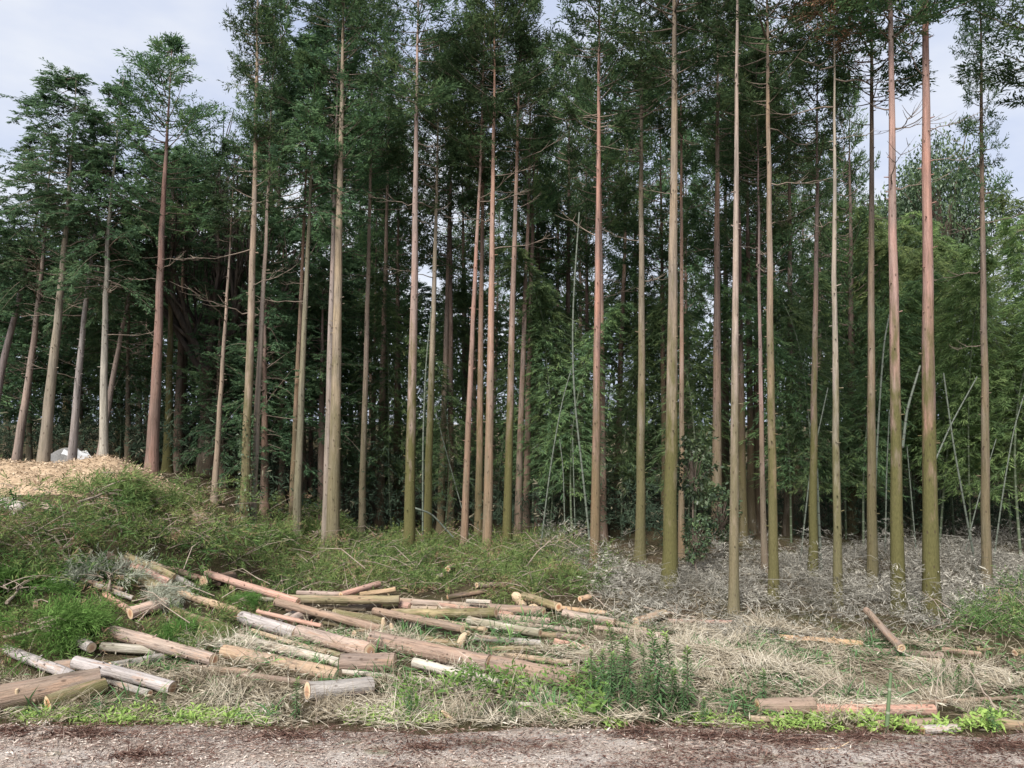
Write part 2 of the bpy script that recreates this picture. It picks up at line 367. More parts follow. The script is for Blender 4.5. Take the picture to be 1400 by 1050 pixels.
b = MB(); xr = np.linspace(-16, 16, 300); tr = np.linspace(0, 1, 60)
X = np.broadcast_to(xr[None, :], (60, 300)); Y = 5.7 + (edge(X) - 5.7) * tr[:, None]
Z = roadz(X, Y) * np.minimum(1, (1 - tr[:, None]) * 9 + 0.05) + 0.004
V = np.stack([X, Y, Z], -1).reshape(-1, 3); i = np.arange(59)[:, None] * 300; j = np.arange(299)[None, :]
b.add(V, np.stack([i + j, i + j + 1, i + 301 + j, i + 300 + j], -1).reshape(-1, 4))
o = ob('track', b.mesh('track', road_mat(), True)); o['kind'] = 'structure'

# ------------------------------------------------------------------ foliage generators
def unit(v): return v / (np.linalg.norm(v, axis=-1, keepdims=True) + 1e-9)
def spray_leaves(mb, rg, P, D, size, k, wr, mat, tint, spread=0.75, flat=False, tvar=0.16, lf=0.62):
    """each spray: k rhombic leaflets along the shoot P..P+D*size"""
    n = len(P)
    if n == 0: return
    D = unit(D); up = np.array([0, 0, 1.0])
    S = unit(np.cross(D, up) + 1e-4)
    if not flat:
        U = np.cross(S, D); a = rg.uniform(0, TAU, (n, 1)); S = S * np.cos(a) + U * np.sin(a)
    u = np.linspace(0.05, 0.85, k)[None, :, None]
    side = np.where(np.arange(k) % 2 == 0, 1, -1)[None, :, None]
    base = P[:, None, :] + D[:, None, :] * (size[:, None, None] * u)
    jit = rg.standard_normal((n, k, 3)) * 0.28
    ld = unit(D[:, None, :] + S[:, None, :] * side * spread + jit)
    rv = rg.standard_normal((n, k, 3)) if not flat else (np.array([0, -0.25, 1.0]) + 0.8 * rg.standard_normal((n, k, 3)))
    W = unit(np.cross(ld, rv))
    L = size[:, None] * (lf - 0.45 * lf * u[..., 0]) * rg.uniform(0.75, 1.25, (n, k))
    t = np.clip(tint[:, None] + rg.normal(0, tvar, (n, k)) + 0.12 * u[..., 0], 0, 1)
    mb.leaves(base.reshape(-1, 3), ld.reshape(-1, 3), W.reshape(-1, 3), L.ravel(), L.ravel() * wr, t.ravel(), mat, 0.05)

def limbs_mesh(mb, rg, st, az, L, slope, curl, tin, m2=9, k2=4, q=6, size=0.24, t0=0.3, flat=False, wr=0.27, r0=0.022, lat=0.9, mat=0, lmat=1, lf=0.62, spread=0.75):
    n = len(L)
    dirh = np.stack([np.cos(az), np.sin(az), np.zeros(n)], -1)
    def path(t):                        # t: (n,m)
        h = dirh[:, None, :] * (L[:, None] * t)[..., None]
        z = L[:, None] * (slope[:, None] * t + curl[:, None] * t * t)
        p = st[:, None, :] + h; p[..., 2] += z; return p
    tt = np.broadcast_to(np.linspace(0, 1, 6)[None, :], (n, 6)); PP = path(tt)
    for i in range(n):
        mb.tube(PP[i], r0 * (1.15 - np.linspace(0, 1, 6)) * (0.6 + 0.25 * L[i]), 3, 0.4, lmat, cap=False)
    t = t0 + (1 - t0) * (np.arange(m2)[None, :] + rg.uniform(0, 1, (n, m2))) / m2
    P = path(t); T = unit(path(np.minimum(t + 0.05, 1.05)) - P)
    sd = rg.choice([-1, 1], (n, m2, 1)); S = np.stack([-np.sin(az), np.cos(az), np.zeros(n)], -1)[:, None, :]
    D2 = unit(T * rg.uniform(0.4, 1.0, (n, m2, 1)) + S * sd * rg.uniform(0.2, lat, (n, m2, 1)) + np.array([0, 0, 1.0]) * rg.normal(0.05 if not flat else -0.02, 0.28 if not flat else 0.22, (n, m2, 1)))
    l2 = (0.22 + 0.30 * L[:, None] * (1.05 - t) * rg.uniform(0.5, 1.2, (n, m2)) + 0.06 * L[:, None])
    u = (np.arange(k2)[None, None, :] + rg.uniform(0, 1, (n, m2, k2))) / k2
    O = P[:, :, None, :] + D2[:, :, None, :] * (l2[:, :, None] * u)[..., None]
    D3 = D2[:, :, None, :] + rg.standard_normal((n, m2, k2, 3)) * (0.55 if not flat else 0.4) * np.array([1, 1, 0.8 if not flat else 0.3])
    if not flat: D3[..., 2] += 0.18
    ti = np.clip(tin[:, None, None] + rg.normal(0, 0.07, (n, m2, 1)) + rg.normal(0, 0.05, (n, m2, k2)), 0, 1)
    spray_leaves(mb, rg, O.reshape(-1, 3), D3.reshape(-1, 3), size * rg.uniform(0.7, 1.3, n * m2 * k2), q, wr, mat, ti.ravel(), spread, flat, lf=lf)

def crown_mesh(name, seed, H, R, nl, mats, kind='cedar', m2=9, k2=4, q=6, size=0.26):
    rg = np.random.default_rng(seed); mb = MB()
    u = np.sort(rg.uniform(0, 1, nl)); az = np.arange(nl) * 2.39996 + rg.normal(0, 0.5, nl)
    ph = rg.uniform(0, TAU, 3)
    keep = (np.sin(az * 1 + u * 9 + ph[0]) + 0.7 * np.sin(2 * az - u * 15 + ph[1])) > -0.62
    u, az = u[keep], az[keep]; n = len(u)
    if kind == 'cedar':
        prof = np.minimum(1, 0.45 + u * 2.2) * (1 - u) ** 0.62 + 0.07
        slope = rg.uniform(-0.25, 0.25, n) + 0.75 * u ** 2; curl = rg.uniform(0.25, 0.65, n); flat = False; t0 = 0.32
    elif kind == 'column':
        prof = (0.55 + 0.45 * np.sin(u * 8 + ph[2]) ** 2) * np.minimum(1, (1 - u) * 4 + .2)
        slope = rg.uniform(-0.3, 0.2, n); curl = rg.uniform(0.1, 0.4, n); flat = False; t0 = 0.2
    else:
        prof = np.minimum(1, 0.6 + u * 1.5) * (1 - u) ** 0.55 + 0.06
        slope = rg.uniform(-0.25, 0.8, n); curl = -rg.uniform(-0.1, 0.7, n); flat = True; t0 = 0.2
    L = R * prof * rg.uniform(0.55, 1.2, n)
    st = np.stack([np.zeros(n), np.zeros(n), u * H * 0.97], -1)
    tin = np.clip(0.42 + 0.22 * np.sin(az + ph[2]) * np.sin(u * 11) + rg.normal(0, 0.12, n), 0, 1)
    limbs_mesh(mb, rg, st, az, L, slope, curl, tin, m2, k2, q, size, t0, flat, 0.26 if not flat else 0.36)
    return mb.mesh(name, mats)

CROWNS = [crown_mesh('cedar_crown', 100 + i, 8.0, 1.9, 100, [M_cedar, M_limb]) for i in range(7)]
CROWN_D = [crown_mesh('dead_crown', 150, 6.0, 1.3, 60, [M_dead, M_limb], m2=7, k2=3, q=5, size=0.22)]
COLS = [crown_mesh('narrow_crown', 160 + i, 8.0, 0.85, 120, [M_cedar, M_limb], 'column', m2=6, k2=3, q=6, size=0.22) for i in range(2)]
HINOKI = [crown_mesh('cypress_crown', 200 + i, 8.0, 2.5, 112, [M_cypr, M_limb], 'hinoki', m2=9, k2=4, q=7, size=0.26) for i in range(4)]

def stick_pts(rg, L, bend, n=7):
    t = np.linspace(0, 1, n); a = rg.uniform(0, TAU)
    x = L * t; y = bend * L * t * t * math.cos(a) + 0.03 * L * np.sin(t * 6 + a); z = bend * L * t * t * math.sin(a) + 0.025 * L * np.sin(t * 7 + 2 * a)
    return np.stack([x, y, z], -1)
def branch_mesh(seed):
    rg = np.random.default_rng(seed); mb = MB(); t = np.linspace(0, 1, 8); L = rg.uniform(1.2, 2.0)
    p = np.stack([L * t, 0.10 * L * np.sin(t * 3 + seed) + .02 * rg.standard_normal(8), L * (rg.uniform(-.35, .15) * t + rg.uniform(0.0, 0.4) * t * t) + .02 * rg.standard_normal(8)], -1); p[0] = 0
    mb.tube(p, 0.018 * (1.1 - t), 4, 0.4, 0, cap=False)
    for k in range(5):
        i = rg.integers(3, 7); d = unit(np.array([0.7, rg.uniform(-1, 1), rg.uniform(-0.2, 0.6)])) * rg.uniform(0.25, 0.6)
        q = p[i] + d * np.linspace(0, 1, 3)[:, None] + np.array([0, 0, 0.06]) * np.array([0, 0, 1])[:, None]
        mb.tube(q, [0.010, 0.008, 0.004], 3, 0.4, 0, cap=False)
    return mb.mesh('branch', M_dbr)
BRANCHES = [branch_mesh(300 + i) for i in range(8)]

# ------------------------------------------------------------------ trees
BC = {'red': (0.285, 0.175, 0.145), 'orange': (0.275, 0.185, 0.14), 'tan': (0.27, 0.205, 0.15), 'grey': (0.24, 0.205, 0.18), 'pale': (0.31, 0.27, 0.245),
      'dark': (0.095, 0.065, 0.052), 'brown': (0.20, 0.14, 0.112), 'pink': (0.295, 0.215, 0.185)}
FRONT = []      # (px at y 650, tag) used by the labels of what stands behind
def trunk_curve(pts, Y0, lean_y=0.0):
    """pixel polyline -> 3D points in the plane Y=Y0"""
    return np.array([at_depth(px, py, Y0) for px, py in pts])
def make_tree(label, pts, wpx, col, moss=0.0, Y=None, top=None, crown=None, cw=1.0, kind='cedar', nb=4, name='cedar_tree', cat='tree', group=None, short=None, seed=0, variant=None, wref=None):
    """pts: pixel polyline base->up; top: total height in m or None; crown: pixel y of crown's lower end (None: no crown)"""
    rg = np.random.default_rng(1000 + seed)
    if Y is None: base = on_ground(*pts[0])
    else:
        base = at_depth(*pts[0], Y)
    Y0 = base[1]
    P = trunk_curve(pts, Y0)
    gz = float(G(P[0][0], Y0))
    # bring the foot to the ground along the trunk's own line
    d0 = P[1] - P[0]; P[0] = P[0] + d0 * ((gz - 0.12 - P[0][2]) / d0[2])
    H = top if top else 19.0
    d1 = (P[-1] - P[-2]); d1 = d1 / d1[2]
    d1[0] *= 0.6
    ztop = gz + H
    if P[-1][2] < ztop: P = np.vstack([P, P[-1] + d1 * (ztop - P[-1][2])])
    zz = np.concatenate([[P[0][2], P[0][2] + 0.15, P[0][2] + 0.45], np.linspace(P[0][2] + 1.0, ztop, 16)])
    Q = np.stack([np.interp(zz, P[:, 2], P[:, 0]), np.interp(zz, P[:, 2], P[:, 1]), zz], -1)
    # soften polyline corners
    for _ in range(2): Q[2:-1, :2] = (Q[1:-2, :2] + 2 * Q[2:-1, :2] + Q[3:, :2]) / 4
    Q[3:, 0] += 0.006 * rg.standard_normal(len(Q) - 3); Q[3:, 1] += 0.012 * rg.standard_normal(len(Q) - 3)
    rm = 0.43 * wpx * Y0 / FPX                      # radius near the pixel row of the middle of the visible trunk
    zr = at_depth(pts[0][0], 480 if wref is None else wref, Y0)[2] - gz
    h = zz - zz[0]
    taper = lambda hh: np.clip(1 - (hh / (H * 1.02)) ** 1.15, 0.02, 1)
    r0 = rm / max(taper(np.array(zr)), 0.3)
    rad = r0 * taper(h) * (1 + 0.30 * np.exp(-h / 0.9) + 0.35 * np.exp(-h / 0.22)); rad = np.maximum(rad, 0.012)
    lo = Q - np.array([P[0][0], Y0, gz])
    mb = MB(); mb.tube(lo, rad, 12, 0.5, 0, 0.022, rg)
    for _ in range(26):                            # stubs of shed branches
        hh = rg.uniform(1.5, H * 0.75); i = np.searchsorted(h, hh) - 1; f = (hh - h[i]) / (h[i + 1] - h[i])
        c = lo[i] * (1 - f) + lo[i + 1] * f; rr = rad[i] * (1 - f) + rad[i + 1] * f; a = rg.uniform(0, TAU)
        d = np.array([math.cos(a), math.sin(a), rg.uniform(-0.1, 0.4)]); ln = rg.uniform(0.03, 0.10)
        mb.tube(np.stack([c + d * rr * 0.7, c + d * (rr + ln)]), [0.016, 0.010], 4, 0.5, 0)
    t = thing(name, label, cat, (P[0][0], Y0, gz), group=group)
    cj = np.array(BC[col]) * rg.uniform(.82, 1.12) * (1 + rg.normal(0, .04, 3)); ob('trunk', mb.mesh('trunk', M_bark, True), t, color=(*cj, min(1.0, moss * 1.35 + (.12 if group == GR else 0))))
    def axis(z): return np.array([np.interp(z, lo[:, 2], lo[:, 0]), np.interp(z, lo[:, 2], lo[:, 1]), z])
    if crown is not None:
        cz = max(1.0, at_depth(pts[0][0], crown, Y0)[2] - gz)
        ch = max(1.5, H + 0.25 - cz); a0 = axis(cz); a1 = axis(H)
        tilt = Vector((a1[0] - a0[0], a1[1] - a0[1], ch)).to_track_quat('Z', 'Y').to_euler()
        lib = {'cedar': CROWNS, 'column': COLS, 'hinoki': HINOKI, 'dead': CROWN_D}[kind]
        me = lib[(seed if variant is None else variant) % len(lib)]; ref = 6.0 if kind == 'dead' else 8.0
        ob('crown', me, t, tuple(a0), (tilt.x, tilt.y, rg.uniform(0, TAU)), (cw, cw, ch / ref))
        hi_b = cz + 0.6; lo_b = min(max(2.5, cz - 3.5), hi_b - 0.2)
    else:
        lo_b, hi_b = H * 0.45, H * 0.8
    for k in range(int(nb * 0.75 + 0.5)):
        z = rg.uniform(lo_b, hi_b); c = axis(z); s = rg.uniform(0.55, 1.1)
        ob('branch', BRANCHES[rg.integers(len(BRANCHES))], t, tuple(c), (0, rg.uniform(-0.35, 0.25), rg.uniform(0, TAU)), (s, s, s))
    if short:
        xb = np.interp(650, [p[1] for p in pts][::-1], [p[0] for p in pts][::-1]); FRONT.append((xb, short))
    if 'ivy' in label and 'with ivy' in label:
        n = 900; z = 3.6 * rg.uniform(0, 1, n) ** 1.4; a = rg.uniform(0, TAU, n); rr = np.interp(z, h, rad) + rg.uniform(.01, .09, n)
        Pv = np.stack([np.interp(z, lo[:, 2], lo[:, 0]) + rr * np.cos(a), rr * np.sin(a), z], -1); Dv = unit(np.stack([np.cos(a), np.sin(a), rg.normal(-.2, .5, n)], -1) + .5 * rg.standard_normal((n, 3))); Wv = unit(np.cross(Dv, rg.standard_normal((n, 3))))
        iv = MB(); iv.leaves(Pv, Dv, Wv, rg.uniform(.05, .1, n), .05, np.clip(rg.normal(.5, .25, n), 0, 1), 0, .2); ob('ivy', iv.mesh('ivy', M_broad), t)
    return t

ED = 'cypresses behind the chip mound'; GR = 'tall cedars at the front of the grove'; BK = 'cedars deep in the grove'
T = make_tree
# left edge, on the raised ground (cypress)
T('leaning grey cypress cut off by the left edge of the picture', [(-22, 640), (5, 490), (35, 375), (62, 230)], 10, 'grey', 0, 25, 10.6, 430, 0.75, 'hinoki', 4, 'cypress_tree', group=ED, short='leftmost leaning cypress', seed=1)
T('slim leaning grey cypress left of the gravel heap', [(20, 645), (45, 480), (62, 330), (70, 190)], 9, 'grey', 0, 24, 11.2, 420, 0.7, 'hinoki', 5, 'cypress_tree', group=ED, short='slim cypress left of the gravel heap', seed=2)
T('sturdy grey-brown cypress just left of gravel heap, bare crooked side branches', [(57, 652), (75, 480), (92, 300), (103, 140)], 13, 'grey', 0.1, 22, 12.0, 290, 0.85, 'hinoki', 9, 'cypress_tree', group=ED, short='sturdy cypress by the gravel heap', seed=3)
T('slim pale cypress in front of the gravel heap', [(97, 648), (108, 500), (126, 340), (148, 210)], 9, 'pale', 0, 23, 10.8, 420, 0.65, 'hinoki', 5, 'cypress_tree', group=ED, short='slim pale cypress', seed=4)
T('pale pinkish cypress with forked top right of the gravel heap', [(141, 652), (143, 470), (148, 300), (165, 150)], 10, 'pale', 0, 22, 11.8, 400, 0.7, 'hinoki', 5, 'cypress_tree', group=ED, short='pale forked cypress', seed=5)
T('thin crooked cypress leaning right behind the pale forked one', [(133, 650), (155, 510), (176, 410)], 7, 'grey', 0, 25, 8.8, 430, 0.7, 'hinoki', 3, 'cypress_tree', group=ED, short='thin leaning cypress', seed=6)
T('tall brown cedar with a bushy top above the end of the chip mound', [(205, 676), (215, 500), (222, 300), (232, 120)], 14, 'brown', 0.1, 22, 12.8, 330, 1.1, 'cedar', 7, group=ED, short='brown cedar by the mound end', seed=7)
T('mossy cedar trunk close behind the brown one at the mound end', [(228, 670), (232, 500), (236, 330)], 9, 'brown', 0.8, 26, 11.0, 380, 0.95, 'hinoki', 3, group=ED, short='mossy trunk behind the brown cedar', seed=8)
T('dim brown trunk left of the dark bare-branched tree', [(243, 620), (247, 480), (252, 330)], 10, 'brown', 0.1, 28, 11.3, 310, 0.95, 'cedar', 3, group=ED, short='dim trunk by the bare tree', seed=9)
T('thin pale cedar pole left of the ivy-footed cedar', [(291, 718), (299, 580), (309, 430), (316, 320)], 6, 'tan', 0.1, 23, 11.0, 330, 0.55, 'hinoki', 5, group=GR, short='thin pale pole', seed=10)
T('narrow columnar cedar with ivy round its foot', [(333, 742), (343, 430), (349, 220), (352, 40)], 12, 'tan', 0.5, None, 18.5, 300, 0.95, 'column', 4, group=GR, short='ivy-footed cedar', seed=11, wref=480)
T('slim pink cedar close right of the ivy-footed one', [(344, 738), (356, 480), (367, 250)], 8, 'pink', 0.2, 22, 15.5, 260, 0.7, 'cedar', 4, group=GR, short='slim pink cedar', seed=12)
T('tan cedar, right one of the close pair left of the fused trunks', [(405, 735), (414, 480), (426, 240)], 9, 'tan', 0.1, 23, 16.0, 300, 0.85, 'hinoki', 4, group=GR, short='tan cedar of the close pair', seed=13)
T('orange-streaked cedar, left one of the close pair left of the fused trunks', [(398, 732), (408, 480), (416, 300)], 7, 'orange', 0.3, 24, 15.5, 260, 0.7, 'cedar', 3, group=GR, short='left cedar of the close pair', seed=14)
T('thick straight cedar, right one of the two fused trunks', [(455, 730), (461, 450), (468, 110)], 15, 'tan', 0.35, 22.5, 19.5, 125, 1.15, 'cedar', 5, group=GR, short='fused twin trunks', seed=15)
T('whitish cedar, left one of the two fused trunks', [(446, 728), (452, 450), (458, 250)], 10, 'grey', 0.15, 22.9, 17.0, 260, 0.85, 'cedar', 3, group=GR, seed=16)
T('slim reddish cedar right of the fused trunks', [(494, 742), (502, 430), (507, 220)], 8, 'pink', 0.35, 25, 18.5, 240, 0.9, 'cedar', 5, group=GR, short='slim reddish cedar right of the twins', seed=17)
T('brown cedar left of the olive-footed cedar, standing farther back', [(519, 720), (524, 480), (529, 290)], 9, 'brown', 0.2, 30, 18.5, 280, 1.1, 'cedar', 5, group=GR, short='brown set-back cedar', seed=18)
T('thin dim pole left of the brown set-back cedar', [(509, 700), (512, 500), (514, 360)], 5, 'brown', 0.2, 32, 15.0, 280, 0.9, 'cedar', 3, group=BK, seed=19)
T('sturdy pale cedar with olive foot and hanging broken branches', [(558, 768), (565, 480), (570, 130)], 13, 'pink', 0.9, None, 18.5, 170, 1.0, 'cedar', 9, group=GR, short='olive-footed pale cedar', seed=20)
T('slim olive cedar right of the pale olive-footed cedar', [(583, 752), (590, 520), (596, 320)], 9, 'tan', 0.7, 25, 17.0, 300, 0.85, 'cedar', 3, group=GR, short='slim olive cedar', seed=21)
T('reddish cedar between the slim olive cedar and the leaning red one', [(602, 720), (609, 500), (614, 300)], 8, 'red', 0.35, 28, 17.5, 300, 1.0, 'cedar', 3, group=GR, short='reddish mid cedar', seed=22)
T('slim red cedar leaning right, its top crossing behind the next', [(633, 760), (645, 480), (657, 220)], 8, 'red', 0.25, None, 17.0, 240, 0.8, 'cedar', 3, group=GR, short='leaning red cedar', seed=23)
T('brown cedar trunk behind the leaning red one', [(654, 750), (657, 480), (660, 280)], 9, 'orange', 0.45, 26, 18.0, 260, 0.9, 'cedar', 3, group=GR, short='brown cedar behind the leaning one', seed=24)
T('straight bright orange-red cedar in the middle, knotty to the top', [(666, 768), (671, 480), (676, 100)], 11, 'red', 0.3, None, 18.5, 190, 1.0, 'cedar', 5, group=GR, short='knotty orange-red cedar', seed=25)
T('olive cedar right of the knotty orange-red one', [(692, 762), (700, 450), (709, 140)], 10, 'orange', 0.75, None, 18.0, 210, 0.95, 'cedar', 5, group=GR, short='olive cedar right of the knotty one', seed=26)
T('slim orange cedar, left one of the reddish pair right of middle', [(707, 750), (714, 510), (722, 300)], 8, 'orange', 0.15, 25.5, 17.0, 310, 0.8, 'cedar', 3, group=GR, short='slim orange cedar', seed=27)
T('slim dark red cedar, right one of the reddish pair right of middle', [(719, 748), (723, 500), (729, 290)], 8, 'red', 0.1, 26.5, 17.0, 310, 0.8, 'cedar', 3, group=GR, short='slim dark red cedar', seed=28)
T('straight tan cedar right of the pale arched bamboo', [(813, 778), (817, 420), (819, 110)], 11, 'orange', 0.4, None, 18.5, 190, 1.0, 'cedar', 6, group=GR, short='tan cedar by the arched bamboo', seed=29)
T('red cedar trunk half hidden behind the tan one by the bamboo', [(825, 745), (823, 520), (822, 380)], 8, 'red', 0.1, 26, 17.0, 330, 0.9, 'cedar', 2, group=GR, short='half-hidden red cedar', seed=30)
T('dim red cedar deep behind, right of the half-hidden red trunk', [(843, 720), (848, 500), (854, 360)], 8, 'dark', 0.1, 32, 19.0, 320, 1.1, 'cedar', 3, group=BK, short='dim red cedar', seed=31)
T('medium cedar with olive top and reddish middle left of the thickest centre trunk', [(875, 770), (877, 500), (877, 240)], 11, 'brown', 0.5, 22, 18.0, 240, 1.0, 'cedar', 4, group=GR, short='medium olive-topped cedar', seed=32)
T('thick straight cedar right of middle, orange above and mossy below', [(915, 802), (920, 450), (922, 50)], 17, 'orange', 0.75, None, 19.5, 110, 1.15, 'cedar', 10, group=GR, short='thick mossy-footed cedar', seed=33)
T('slim cedar hugging the thick one from behind', [(932, 760), (932, 480), (931, 80)], 7, 'orange', 0.3, 23, 18.0, 200, 0.8, 'cedar', 3, group=GR, short='slim hugging cedar', seed=34)
T('medium brown cedar right of the broadleaf shrub', [(980, 772), (980, 500), (981, 130)], 12, 'brown', 0.3, 24, 19.0, 210, 1.05, 'cedar', 4, group=GR, short='brown cedar by the shrub', seed=35)
T('slender very straight pale cedar without branches, foot among dry brush', [(1003, 840), (1005, 420), (1008, 0)], 11, 'pink', 0.45, None, 17.5, -40, 0.95, 'cedar', 1, group=GR, short='slender bare pale cedar', seed=36)
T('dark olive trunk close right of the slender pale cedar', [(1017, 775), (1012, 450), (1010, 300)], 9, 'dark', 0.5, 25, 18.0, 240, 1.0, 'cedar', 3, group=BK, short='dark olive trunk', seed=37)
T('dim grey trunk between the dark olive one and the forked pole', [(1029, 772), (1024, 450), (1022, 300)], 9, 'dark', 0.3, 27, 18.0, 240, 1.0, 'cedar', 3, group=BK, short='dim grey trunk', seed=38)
T('thin pale pole just left of the orange cedar with the dark foot', [(1046, 800), (1040, 540), (1037, 300)], 6, 'pink', 0.3, 20, 13.5, 300, 0.6, 'cedar', 3, group=GR, short='thin pale pole', seed=39)
T('straight orange cedar with a dark mossy foot right of the thin pale pole', [(1058, 822), (1053, 440), (1050, 110)], 11, 'orange', 0.6, None, 17.5, 150, 0.95, 'cedar', 4, group=GR, short='dark-footed orange cedar', seed=40)
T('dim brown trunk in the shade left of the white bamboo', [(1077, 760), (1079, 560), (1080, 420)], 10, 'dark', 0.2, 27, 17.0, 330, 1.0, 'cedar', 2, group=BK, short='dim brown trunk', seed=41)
T('slim olive cedar beside the white bamboo culm', [(1111, 800), (1113, 520), (1117, 300)], 9, 'brown', 0.7, 20, 15.0, 260, 0.8, 'cedar', 3, group=GR, short='olive cedar by white bamboo', seed=42)
T('slender pink cedar with a dead rust-brown top', [(1146, 833), (1141, 420), (1141, 60)], 9, 'pink', 0.55, None, 14.5, 90, 1.0, 'dead', 7, group=GR, short='dead-topped cedar', seed=43)
T('reddish cedar left of the two thick right-hand trunks', [(1193, 808), (1191, 480), (1192, 110)], 11, 'brown', 0.45, None, 18.5, 160, 1.0, 'cedar', 5, group=GR, short='reddish cedar left of the thick two', seed=44)
T('thick pink cedar with olive foot, left one of the two thickest at right', [(1229, 840), (1222, 420), (1217, 0)], 15, 'red', 0.7, None, 18.5, 60, 1.1, 'cedar', 6, group=GR, short='left thick pink cedar', seed=45)
T('thickest pink cedar at right, mossy up to a third of its height', [(1274, 842), (1268, 420), (1265, 0)], 18, 'red', 0.8, None, 19.0, 60, 1.15, 'cedar', 7, group=GR, short='thickest right cedar', seed=46)
T('lone reddish cedar near the right edge with a tuft of green along its trunk', [(1349, 808), (1343, 300), (1341, 50)], 10, 'brown', 0.3, None, 17.0, 285, 0.62, 'column', 7, group=GR, short='rightmost reddish cedar', seed=47)
T('cedar outside the right edge whose boughs hang into the picture', [(1452, 810), (1448, 400), (1446, 50)], 12, 'red', 0.4, 17, 17.0, 130, 1.2, 'cedar', 3, group=GR, seed=48)
T('cedar outside the left edge of the grove beside the chip mound', [(-95, 640), (-85, 400), (-75, 200)], 12, 'grey', 0.2, 23, 10.0, 330, 0.8, 'hinoki', 3, 'cypress_tree', group=ED, seed=49)

FRONT.sort()
USED = {}
def where(px, base):
    """a unique 'base + place' phrase from the two named trunks that flank pixel column px"""
    L = [f for f in FRONT if f[0] <= px]; R = [f for f in FRONT if f[0] > px]
    if L and R:
        l, r = L[-1], R[0]
        opts = [f'{base} behind the gap right of the {l[1]}', f'{base} seen left of the {r[1]}', f'{base} deeper in, right of the {l[1]}', f'{base} deeper in, left of the {r[1]}', f'{base} farthest back, right of the {l[1]}', f'{base} farthest back, left of the {r[1]}', f'{base} nearest the clearing, right of the {l[1]}', f'{base} nearest the clearing, left of the {r[1]}']
    elif L: opts = [f'{base} right of the {L[-1][1]}', f'{base} far right of the {L[-1][1]}', f'{base} at the right edge', f'{base} past the right edge', f'{base} well past the right edge', f'{base} deep behind, right of the {L[-1][1]}', f'{base} deep behind, at the right edge', f'{base} nearest the clearing, right of the {L[-1][1]}', f'{base} in the second row right of the {L[-1][1]}', f'{base} in the third row at the right edge', f'{base} leaning at the right edge', f'{base} half hidden at the right edge']
    else: opts = [f'{base} left of the {R[0][1]}', f'{base} far left of the {R[0][1]}', f'{base} at the left edge', f'{base} past the left edge', f'{base} well past the left edge']
    for s in opts:
        if s not in USED and len(s.split()) <= 16: USED[s] = 1; return s
    s = opts[0]; return s

# ------------------------------------------------------------------ cedars deep in the grove
bk = []
r2 = np.random.default_rng(21)
for row, (Y, n, x0, x1) in enumerate([(29, 10, 320, 1180), (35, 13, 120, 1300), (42, 14, -60, 1280), (49, 10, -60, 1240)]):
    for k in range(n):
        px = x0 + (x1 - x0) * (k + 0.5 + r2.uniform(-0.36, 0.36)) / n
        bk.append((px, Y + r2.uniform(-2.5, 2.5), row))
for i, (px, Y, row) in enumerate(bk):
    H = r2.uniform(15.0, 19.5) + row * 0.9
    if px < 335: H = r2.uniform(9.0, 11) + row * 0.8
    if px > 1180: H = r2.uniform(9.5, 12) + row * 0.5
    sl_ = r2.normal(0, 5)
    yb = 579 + FPX * (CAM_H - 0.4) / Y
    lab = where(px, ['dim brown cedar', 'shaded slim cedar', 'dark cedar trunk', 'far shaded cedar'][row])
    cy = 579 - FPX * ((H * r2.uniform(0.36, 0.56)) - CAM_H) / Y
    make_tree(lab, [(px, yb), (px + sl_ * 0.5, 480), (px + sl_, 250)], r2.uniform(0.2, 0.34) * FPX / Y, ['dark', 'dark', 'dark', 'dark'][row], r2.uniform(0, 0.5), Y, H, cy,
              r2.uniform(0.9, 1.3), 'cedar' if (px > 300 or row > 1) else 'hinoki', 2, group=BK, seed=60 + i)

# young green cypresses with foliage almost to the ground (left of the middle)
YG = 'young leafy cypresses in the shade'
for i, (px, Y, H, cy, cw) in enumerate([(385, 27, 10.5, 600, 0.9), (330, 29, 9.5, 610, 0.9), (425, 31, 12.5, 560, 1.0), (300, 25.5, 6.0, 640, 0.62), (40, 29, 9.0, 560, 1.0), (110, 30, 10, 560, 1.1),
                                        (175, 28, 9.0, 520, 0.9), (-20, 28, 9.5, 560, 1.1), (480, 33, 11, 520, 1.0), (265, 33, 9, 520, 1.0), (70, 34, 11, 520, 1.2), (200, 35, 11.5, 500, 1.2), (-70, 33, 11, 520, 1.2), (362, 24.5, 8.5, 620, .75), (440, 26, 9, 600, .85), (415, 28.5, 10.5, 540, 1.0), (310, 31, 10, 560, 1.0), (640, 36, 10, 480, 1.2), (560, 37, 10.5, 480, 1.2), (870, 37, 10, 480, 1.2)]):
    make_tree(where(px, 'leafy young cypress'), [(px, 740), (px, 480), (px + 4, 250)], 0.14 * FPX / Y, 'brown', 0.2, Y, H, cy, cw, 'hinoki', 1, 'cypress_tree', group=YG, seed=150 + i)

